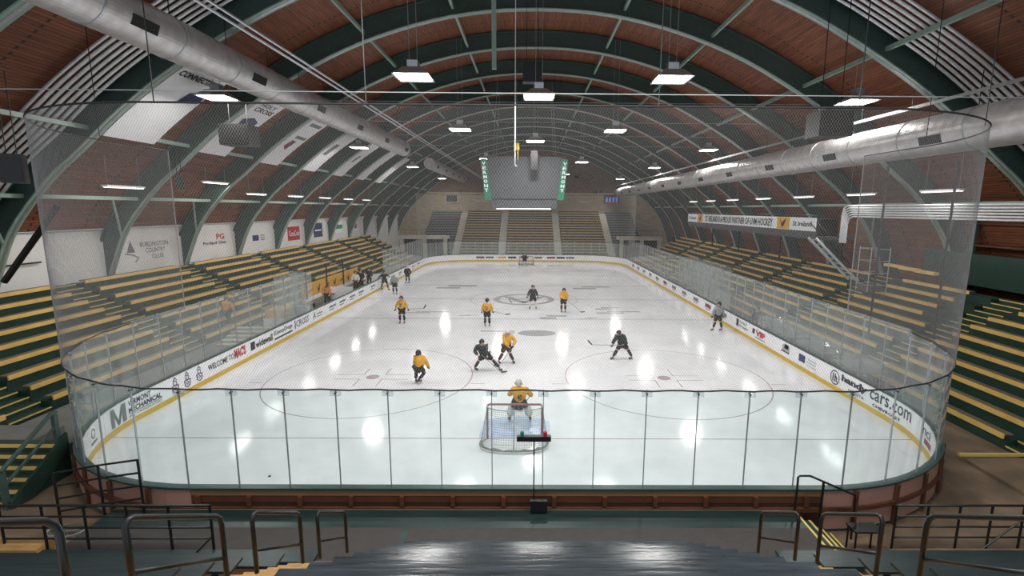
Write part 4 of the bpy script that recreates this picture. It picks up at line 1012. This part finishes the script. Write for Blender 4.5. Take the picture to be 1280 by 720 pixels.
MB().tube([(6.84, 10.7, .55), (6.84, 10.7, 1.47), (6.88, 10.7, 1.5), (7.12, 10.7, 1.5), (8.22, 10.68, 1.02), (8.25, 10.68, .95), (8.25, 10.68, -.13)], .025, 8).build('rail_tube', M['blackmetal'], t, smooth=True)
MB().tube([(7.45, 10.69, -.1), (7.45, 10.69, 1.35)], .03, 8).build('post', M['blackmetal'], t)
t = thing('side_steps', 'small steps with double yellow edges at the right end of the platform', 'stairs', (7.3, 10.1, -.13))
for i in range(3):
    MB().box(6.92+.27*i, 7.19+.27*i, 9.5, 10.6, -.13, .42-.17*i).build('step', M['dgreen'], t); MB().box(7.12+.27*i, 7.17+.27*i, 9.5, 10.6, .42-.17*i, .425-.17*i).build('yellow_edge', M['nosing'], t)
MB().box(6.84, 6.895, 9.5, 10.76, .553, .56).build('yellow_edge', M['nosing'], t)
t = thing('small_table', 'low black table beside the right platform steps', 'table', (8.2, 10.2, -.13))
MB().box(7.85, 8.5, 10.0, 10.35, .5, .54).build('table_top', M['blackmetal'], t)
for x in (7.88, 8.44):
    for y in (10.02, 10.3): MB().box(x, x+.03, y, y+.03, -.13, .5).build('leg', M['blackmetal'], t)
tag(MB().box(-11.6, -9.55, 9.1, 9.5, -.13, .75).build('wood_riser', M['stepwood']), 'wooden riser face at the lower left corner', 'riser')
t = thing('wire_basket', 'round pale wire basket on the floor at the lower left', 'basket', (-10.3, 10.5, -.13))
for z, r in ((-.1, .3), (.05, .36), (.2, .42)): MB().tube([(-10.3+r*math.cos(a*.393), 10.5+r*.6*math.sin(a*.393), z) for a in range(16)], .03, 6, closed=True).build('hoop', M['steel'], t)
b = MB()
for a in range(12): b.tube([(-10.3+.3*math.cos(a*.52), 10.5+.18*math.sin(a*.52), -.1), (-10.3+.42*math.cos(a*.52), 10.5+.25*math.sin(a*.52), .2)], .01, 4)
b.build('wires', M['steel'], t)
tag(MB().box(-.6, .6, -.08, .08, 0, .06, mx=Matrix.Translation((-9.9, 10.1, -.1)) @ Matrix.Rotation(.5, 4, 'Z')).build('loose_plank', M['yellow']), 'loose yellow plank on the floor at the lower left', 'plank')
# corner steps on the left
t = thing('corner_stairs', 'dark green stairs with yellow edges climbing at the left edge', 'stairs', (-13.6, 12.2, -.13))
for i in range(6):
    y = 11.9+.28*i; z = .0+.185*i
    s_ = MB().box(-15.9, -13.0, y, y+.28, -.13, z).build('step', M['stepwood'] if False else M['dgreen'], t)
    MB().box(-15.9, -13.02, y-.015, y, z-.10, z+.004).build('yellow_edge', M['yellow'], s_)
MB().box(-16.8, -14.0, 13.58, 14.55, -.13, .925).build('landing', M['concrete'], t)
b = MB(); b.prism([(11.8, -.1), (11.8, .1), (13.5, 1.2), (13.5, .7), (12.4, -.1)], 'x', -12.98, -12.9); b.build('stringer', M['dgreen'], t)
t = thing('corner_handrail', 'thick green handrail beside the corner stairs', 'handrail', (-13.05, 12.6, 0))
MB().box(-13.12, -13.02, 13.3, 13.42, .925, 1.9).build('post', M['green'], t); MB().box(-13.12, -13.02, 11.75, 11.87, -.13, .9).build('post', M['green'], t)
MB().tube([(-13.07, 11.8, .92), (-13.07, 13.36, 1.9)], .06, 6).build('top_rail', M['green'], t); MB().tube([(-13.07, 11.8, .5), (-13.07, 13.36, 1.45)], .045, 6).build('mid_rail', M['green'], t)
tag(MB().box(14.25, 26, 9.0, 14.4, -.13, -.02).build('lower_floor', M['plywood']), 'stained brown concrete floor at the lower right', 'floor patch')
tag(MB().box(7.8, 14.15, 9.2, 10.2, -.13, -.02).build('lower_floor', M['plywood']), 'stained floor strip in front of the right guard rail', 'floor patch')
tag(MB().box(14.2, 18.5, 14.5, 14.6, -.02, .06).build('floor_curb', M['nosing']), 'yellow edged curb on the floor at the right', 'curb')
b = MB().tube([(-20.95, 20, 4.6), (-18.3, 20, 7.7)], .13, 6)
tag(b.build('steel_brace', M['blackmetal']), 'dark diagonal steel brace in front of the left white wall', 'brace')
pipe('black safety railing above the top row at the left edge', [(-23.8, 19.2, 4.9), (-23.8, 24.5, 4.9)], .04, 'blackmetal', 'top_railing', 'railing')

# ------------------------------------------------------------------ people
def skin(name, pts, edges, rad, m, parent, sub=1):
    me = bpy.data.meshes.new(name); me.from_pydata([tuple(p) for p in pts], edges, []); o = bpy.data.objects.new(name, me); C.objects.link(o)
    me.materials.append(m)
    if not me.skin_vertices: 
        bm = bmesh.new(); bm.from_mesh(me); bm.verts.layers.skin.verify(); bm.to_mesh(me); bm.free()
    for i, r in enumerate(rad):
        sv = me.skin_vertices[0].data[i]; sv.radius = (r, r) if not isinstance(r, tuple) else r; sv.use_root = (i == 0)
    sk = o.modifiers.new('skin', 'SKIN'); sk.use_smooth_shade = True
    if sub: s_ = o.modifiers.new('sub', 'SUBSURF'); s_.levels = sub; s_.render_levels = sub
    o.parent = parent
    return o
POSE = dict(head=(0, .06, 1.74), neck=(0, .03, 1.55), chest=(0, .02, 1.36), waist=(0, 0, 1.12), pelvis=(0, 0, .98),
            shl=(-.19, .01, 1.47), shr=(.19, .01, 1.47), ell=(-.30, .04, 1.2), elr=(.30, .04, 1.2), wrl=(-.27, .22, 1.0), wrr=(.27, .22, 1.0),
            hil=(-.1, 0, .95), hir=(.1, 0, .95), knl=(-.14, .05, .52), knr=(.14, .05, .52), anl=(-.15, -.02, .12), anr=(.15, -.02, .12))
def person(label, x, y, face, pose, jersey='jy', pants='pantk', socks=None, helmet='black', z=0, skates=True, number=None, cat='person', gloves='black', pads=False, seated=False):
    """coordinates in pose are world aligned; face = unit (x, y) direction the person faces"""
    t = thing('person', label, 'person', (x, y, z)); p = dict(POSE)
    fx, fy = face
    if fy < 0:   # facing the camera: mirror the default forward offsets
        p = {k: (v[0], -v[1], v[2]) for k, v in p.items()}
    p.update(pose); V = {k: Vector(v) for k, v in p.items()}; fd = Vector((fx, fy, 0)).normalized(); rt_ = Vector((fd.y, -fd.x, 0))
    hd = V['head']
    # body: one continuous surface
    pts = [V['pelvis'], V['waist'], V['chest'], V['neck'], hd-Vector((0, 0, .05)), hd+Vector((0, 0, .07)), hd+fd*.12-Vector((0, 0, .01))]
    ed = [(0, 1), (1, 2), (2, 3), (3, 4), (4, 5), (4, 6)]; rad = [.15, .14, .16, .06, .085, .08, .02]
    for s_ in 'lr':
        n = len(pts); hand = V['wr'+s_]+(V['wr'+s_]-V['el'+s_]).normalized()*.09
        pts += [V['sh'+s_], V['el'+s_], V['wr'+s_], hand]; ed += [(2, n), (n, n+1), (n+1, n+2), (n+2, n+3)]; rad += [.085, .055, .035, .04]
        n = len(pts); pts += [V['hi'+s_], V['kn'+s_], V['an'+s_], V['an'+s_]+fd*.14-Vector((0, 0, .05))]; ed += [(0, n), (n, n+1), (n+1, n+2), (n+2, n+3)]; rad += [.11, .07, .045, .04]
    skin('body', pts, ed, rad, M['skin'], t)
    b = MB(); 
    for s_ in (-1, 1): b.sphere(hd+fd*.088+rt_*.033*s_+Vector((0, 0, .01)), .014, 8, 5)
    b.build('eyes', M['white'], None).parent = t
    MB().box(-.025, .025, -.006, .006, -.006, .006, mx=Matrix.Translation(hd+fd*.09-Vector((0, 0, .065))) @ Matrix.Rotation(math.atan2(rt_.y, rt_.x), 4, 'Z')).build('mouth', M['maroon'], None).parent = t
    # jersey
    wz = V['pelvis'].lerp(V['waist'], .1)-Vector((0, 0, .02))
    k = 1.0 if jersey in ('jw', 'jk', 'jo') else 1.12
    pts = [wz, V['waist'], V['chest'], V['neck']-Vector((0, 0, .05))]; ed = [(0, 1), (1, 2), (2, 3)]; rad = [.205*k, .195*k, .20*k, .10]
    for s_ in 'lr':
        n = len(pts); pts += [V['sh'+s_], V['el'+s_], V['el'+s_].lerp(V['wr'+s_], .85)]; ed += [(2, n), (n, n+1), (n+1, n+2)]; rad += [.12*k, .088*k, .07*k]
    skin('jersey' if skates else 'jacket', pts, ed, rad, M[jersey], t)
    # pants
    pts = [V['pelvis']+Vector((0, 0, .03))]; ed = []; rad = [.19]
    for s_ in 'lr':
        n = len(pts); low = 1.0 if skates else 1.95
        q = V['hi'+s_].lerp(V['kn'+s_], .85); pts += [V['hi'+s_], q]; ed += [(0, n), (n, n+1)]; rad += [.15, .125 if skates else .1]
        if not skates or socks is None:
            pts += [V['kn'+s_], V['kn'+s_].lerp(V['an'+s_], .8)]; ed += [(n+1, n+2), (n+2, n+3)]; rad += [.095, .075]
    skin('pants', pts, ed, rad, M[pants], t)
    for s_ in 'lr':
        if skates and socks is not None:
            r_ = .15 if pads else .088
            skin('leg_pad' if pads else 'sock', [V['hi'+s_].lerp(V['kn'+s_], .8), V['kn'+s_], V['kn'+s_].lerp(V['an'+s_], .5), V['an'+s_]+Vector((0, 0, .05))], [(0, 1), (1, 2), (2, 3)], [r_*.9, r_, r_, r_*.8], M[socks], t)
        an = V['an'+s_]
        b = skin('skate_boot' if skates else 'shoe', [an+Vector((0, 0, .06)), an-Vector((0, 0, .03)), an+fd*.12-Vector((0, 0, .05)), an+fd*.2-Vector((0, 0, .055))], [(0, 1), (1, 2), (2, 3)], [.055, .06, .05, .04], M['black'], t)
        if skates: MB().box(-.09, .22, -.006, .006, an.z*-1+.005, -.08, mx=Matrix.Translation(an) @ Matrix.Rotation(math.atan2(fd.y, fd.x), 4, 'Z')).build('blade', M['steel'], None).parent = b
        # gloves with five separate fingers curled down
        wr = V['wr'+s_]; d = (wr-V['el'+s_]).normalized(); sd = d.cross(Vector((0, 0, 1)));
        sd = sd.normalized() if sd.length > .01 else Vector((1, 0, 0)); dn = sd.cross(d)*-1
        dn = dn if dn.z < 0 else -dn
        gk = 1.0 if skates else .62
        pts = [wr, wr+d*.09]; ed = [(0, 1)]; rad = [.05*gk, .05*gk]
        for q, L_ in ((-.036, .07), (-.012, .085), (.012, .08), (.036, .062)):
            n = len(pts); pts += [wr+d*(.09+L_*.55)+sd*q, wr+d*(.09+L_*.6)+sd*q+dn*L_*.6]; ed += [(1, n), (n, n+1)]; rad += [.015, .013]
        n = len(pts); pts += [wr+d*.05-sd*.055, wr+d*.09-sd*.06+dn*.04]; ed += [(0, n), (n, n+1)]; rad += [.018, .015]
        skin('glove' if skates else 'hand', pts, ed, rad, M[gloves] if skates else M['skin'], t)
    if helmet:
        b = MB(); b.sphere(hd+Vector((0, 0, .03))-fd*.01, (.125, .135, .135), 16, 10, half=True); 
        b.tube([hd+Vector((.118*math.cos(a*.3927), .128*math.sin(a*.3927), .03))-fd*.01 for a in range(16)], .02, 6, closed=True)
        for s_ in (-1, 1): b.sphere(hd+rt_*.11*s_-Vector((0, 0, .03)), .045, 8, 6)
        b.sphere(hd-fd*.06-Vector((0, 0, .02)), (.1, .1, .09), 10, 6)
        hn = 'helmet' if skates else 'hair'
        hh = b.build(hn, M[helmet], None, smooth=True); hh.parent = t
        if skates:
            c = MB()
            for q in (-.05, 0, .05): c.tube([hd+fd*.125+rt_*q+Vector((0, 0, .03)), hd+fd*.15+rt_*q*.8-Vector((0, 0, .04)), hd+fd*.12+rt_*q*.6-Vector((0, 0, .11))], .005, 4)
            c.tube([hd+fd*.14+rt_*a*.09-Vector((0, 0, .03)) for a in (-1, -.5, 0, .5, 1)], .005, 4)
            c.build('face_cage', M['steel'], None).parent = hh
    if number:
        for sg in (-1,):
            c = V['chest']; 
            flat_text('number', number, lambda u, v: (x+c.x-.09+.18*u, y+c.y-.245*k-.02, z+c.z-.2+.24*v), M['maroon'] if number == '2' else M['ink'], None, .03)
            o = C.objects[-1]; o.parent = t; o.matrix_parent_inverse = t.matrix_basis.inverted()
    return t
def stick(label, a, b_, heel_dir, goalie=False):
    a = Vector(a); b_ = Vector(b_); t = thing('hockey_stick', label, 'hockey stick', tuple(b_), 'hockey sticks')
    MB().tube([a, b_], .016, 6).build('shaft', M['wire'] , t)
    h = Vector(heel_dir).normalized(); w_ = .035
    q = MB(); q.tube([b_, b_+h*.12+Vector((0, 0, -.0)), b_+h*.3+Vector((0, 0, .02))], [w_, .04, .03], 6); q.build('blade', M['black'], t)
def P2(x, y, p): return (x+p[0], y+p[1], p[2])

# 1 gold player left
person('gold player standing on the left blue line with stick held out right', -8.09, 32.43, (0, -1), dict(wrr=(.45, -.15, 1.02), elr=(.34, -.03, 1.22), wrl=(-.4, -.12, 1.0), ell=(-.34, -.02, 1.22)), 'jy', 'pantk', 'pantk', number='7')
stick('stick reaching right from the gold player on the left blue line', (-7.7, 32.3, 1.0), (-6.6, 32.3, 1.05), (.5, 0, .7))
person('gold player near centre facing away with red number two', -2.3, 31.63, (0, 1), dict(wrr=(.36, .1, 1.0), wrl=(-.34, .1, 1.0)), 'jy', 'pantk', 'pantk', number='2')
stick('stick beside the gold player near centre', (-1.95, 31.8, 1.0), (-1.1, 31.9, .75), (1, 0, .1))
person('dark green player standing at centre ice with stick out to the left', .74, 37.47, (0, -1), dict(wrl=(-.42, -.15, 1.0), ell=(-.34, -.02, 1.2), wrr=(.36, -.05, 1.0), anl=(-.24, .02, .12), anr=(.26, .02, .12), knl=(-.2, -.04, .52), knr=(.22, -.04, .52)), 'jd', 'pantk', 'sockw', number=None)
stick('stick reaching left from the dark player at centre ice', (.35, 37.3, 1.0), (-.9, 37.3, .55), (-1, 0, .9))
person('gold player at centre right looking down with hands together', 3.03, 36.33, (0, -1), dict(wrl=(.12, -.3, 1.05), wrr=(.2, -.32, 1.0), ell=(-.25, -.15, 1.2), elr=(.32, -.1, 1.2), head=(.02, -.12, 1.7)), 'jy', 'pantb', 'pantb')
stick('stick held low right by the gold player at centre right', (3.3, 36.0, 1.0), (4.3, 35.9, .1), (1, 0, 0))
person('dark player in a wide crouching stride left of the gold defender', -1.61, 22.7, (.8, -.6), dict(head=(-.16, -.08, 1.42), neck=(-.2, -.04, 1.26), chest=(-.2, 0, 1.1), waist=(-.1, 0, .92), pelvis=(-.02, 0, .8), shl=(-.4, -.02, 1.18), shr=(.0, .02, 1.2), ell=(-.5, -.15, .98), elr=(.05, -.2, .98), wrl=(-.3, -.32, .82), wrr=(.12, -.36, .78),
       hil=(-.12, 0, .77), hir=(.1, 0, .77), knl=(-.34, -.08, .46), knr=(.38, -.05, .5), anl=(-.52, .06, .12), anr=(.66, -.02, .12)), 'jd', 'pantk', 'jd')
stick('long stick of the crouching dark player touching the ice', (-1.75, 22.4, .85), (-.85, 22.3, .06), (1, .2, 0))
person('gold player with white helmet leaning over the stick', -.63, 23.83, (.5, -1), dict(head=(.02, -.1, 1.62), neck=(.04, -.03, 1.46), chest=(.02, 0, 1.28), waist=(-.03, 0, 1.05), pelvis=(-.05, 0, .92), shl=(-.16, 0, 1.38), shr=(.22, 0, 1.38), elr=(.42, -.08, 1.18), ell=(-.12, -.2, 1.15), wrr=(.28, -.3, .98), wrl=(.12, -.34, .92),
       hil=(-.15, 0, .88), hir=(.06, 0, .88), knl=(-.26, -.1, .5), knr=(.16, -.06, .5), anl=(-.42, .02, .12), anr=(.3, .04, .12)), 'jy', 'pantb', 'pantb', helmet='sockw')
stick('stick of the white helmeted gold player pointing down left', (-.3, 23.5, .98), (-1.0, 23.3, .06), (-1, -.2, 0))
person('dark player right of centre in a wide stance reaching left', 5.23, 24.57, (-1, -.6), dict(head=(-.18, -.08, 1.42), neck=(-.14, -.02, 1.28), chest=(-.08, 0, 1.14), waist=(0, 0, .95), pelvis=(.05, 0, .84), shl=(-.26, -.05, 1.22), shr=(.12, .0, 1.22), ell=(-.42, -.15, 1.0), elr=(.2, -.15, 1.0), wrl=(-.52, -.28, .86), wrr=(.02, -.34, .84),
       hil=(-.05, 0, .8), hir=(.15, 0, .8), knl=(-.26, -.12, .48), knr=(.36, -.05, .5), anl=(-.4, .02, .12), anr=(.56, .02, .12)), 'jd', 'pantk', 'jd')
stick('stick pointing left from the wide standing dark player', (5.2, 24.2, .85), (3.65, 24.1, .9), (-.6, 0, .6))
person('gold player gliding crouched inside the left face off circle', -4.39, 21.02, (.4, 1), dict(head=(-.05, .1, 1.32), neck=(-.03, .05, 1.18), chest=(.02, 0, 1.02), waist=(0, -.02, .84), pelvis=(-.04, -.05, .7), shl=(-.16, .02, 1.12), shr=(.2, .02, 1.12), ell=(-.24, .1, .88), elr=(.32, .05, .86), wrl=(-.1, .25, .74), wrr=(.34, .2, .68),
       hil=(-.14, -.05, .68), hir=(.06, -.05, .68), knl=(-.18, .1, .42), knr=(.18, .15, .42), anl=(-.16, -.05, .12), anr=(.02, -.25, .2)), 'jy', 'pantk', 'pantk')
person('referee in grey shirt standing by the right boards', 12.6, 30.83, (-1, -.4), dict(wrl=(-.4, -.1, 1.0), ell=(-.32, -.02, 1.2), wrr=(.34, .0, 1.0), anl=(-.26, 0, .12), anr=(.28, 0, .12), knl=(-.2, -.05, .52), knr=(.2, -.05, .52)), 'jg', 'pantk', 'pantk')
person('goaltender in gold crouching in the near goal with white pads', .12, 17.0, (.15, 1), dict(head=(-.02, .12, 1.42), neck=(0, .06, 1.27), chest=(.02, 0, 1.1), waist=(.02, -.04, .9), pelvis=(0, -.08, .74), shl=(-.22, .02, 1.2), shr=(.26, .02, 1.2), ell=(-.36, .12, .98), elr=(.42, .12, .98), wrl=(-.36, .34, .9), wrr=(.44, .34, .86),
       hil=(-.14, -.06, .72), hir=(.14, -.06, .72), knl=(-.26, .22, .5), knr=(.28, .22, .5), anl=(-.36, .0, .12), anr=(.4, .0, .12)), 'jy', 'pantk', 'sockw', helmet='sockw', pads=True, number='40')
stick('goaltender stick held low in the near goal', (.55, 17.4, .9), (.2, 17.9, .06), (-1, .1, 0))
person('goaltender in black with white pads standing in the far goal', -.2, 66.6, (0, -1), dict(head=(-.02, -.1, 1.62), chest=(0, -.02, 1.25), waist=(0, 0, 1.0), pelvis=(0, 0, .88), neck=(0, -.04, 1.45), shl=(-.22, 0, 1.38), shr=(.22, 0, 1.38), hil=(-.12, 0, .85), hir=(.12, 0, .85), anl=(-.3, 0, .12), anr=(.3, 0, .12), knl=(-.22, -.15, .52), knr=(.22, -.15, .52)), 'jk', 'pantk', 'sockw', helmet='black', pads=True)
person('black clad player climbing from the players bench onto the ice', -13.2, 46.0, (1, -.3), dict(anl=(-.35, 0, .2), knl=(-.22, 0, .55), anr=(.32, 0, .12), knr=(.25, 0, .52), wrl=(-.5, -.1, 1.2), ell=(-.38, 0, 1.3), wrr=(.45, -.1, 1.3), elr=(.35, 0, 1.35)), 'jk', 'pantk', 'pantk')
person('grey jersey player with white helmet near the bench', -11.65, 43.82, (0, -1), {}, 'jg', 'pantk', 'pantk', helmet='sockw')
person('black clad skater with white helmet near the far left boards', -12.1, 50.31, (-1, 0), {}, 'jk', 'pantk', 'pantk', helmet='sockw')
person('gold jacketed person leaning over at the front of the bench', -14.7, 36.4, (1, -.4), dict(head=(.12, -.1, 1.55), neck=(.08, -.05, 1.4)), 'jo', 'pantk', None, helmet='brown', z=.3, skates=False)
person('person in a white shirt standing on the bench', -14.9, 43.2, (1, -.2), {}, 'jw', 'pantk', None, helmet='brown', z=.3, skates=False)
for i, (x, y) in enumerate(((-14.9, 44.5), (-15.3, 45.3), (-14.6, 45.9))):
    person(f'dark dressed person standing at the far end of the bench, {ordn(i)} in line', x, y, (1, -.2), dict(wrl=(-.3, -.2, 1.1+.1*i)), 'jk', 'pantk', None, helmet='black', z=.3, skates=False)
SIT = dict(head=(.1, -.0, 1.33), neck=(.06, 0, 1.15), chest=(.02, 0, .95), waist=(0, 0, .72), pelvis=(0, 0, .56), shl=(.04, .19, 1.06), shr=(.04, -.19, 1.06), ell=(.1, .28, .8), elr=(.1, -.28, .8), wrl=(.35, .2, .65), wrr=(.35, -.2, .65), hil=(.03, .1, .54), hir=(.03, -.1, .54), knl=(.45, .13, .5), knr=(.45, -.13, .5), anl=(.42, .13, .1), anr=(.42, -.13, .1))
for i, (x, y, z, c_) in enumerate(((-17.15, 40.5, .3, 'jk'), (-17.2, 43.4, .3, 'jd'), (-17.2, 44.3, .3, 'jk'))):
    person(f'dark dressed spectator seated on the front row behind the bench, {ordn(i)} from the camera', x, y, (1, 0), SIT, c_, 'pantk', None, helmet='black', z=.3, skates=False)
person('person in dark trousers and gold top walking up the left stand', -17.4, 28.6, (0, 1), dict(anl=(-.1, .3, .1), knl=(-.1, .25, .52), anr=(.1, -.25, .12), knr=(.1, .0, .5)), 'jo', 'pantk', None, helmet='brown', z=.62, skates=False)
person('person in a black coat standing behind the right boards', 14.75, 30.0, (-1, 0), {}, 'jk', 'pantk', None, helmet='black', z=-.1, skates=False)
# puck-like and small leftovers
tag(MB().tube([(-7.0, 13.2, .0), (-7.0, 13.2, .025)], .038, 16).build('puck', M['black']), 'black puck lying on the ice behind the near goal line', 'puck')
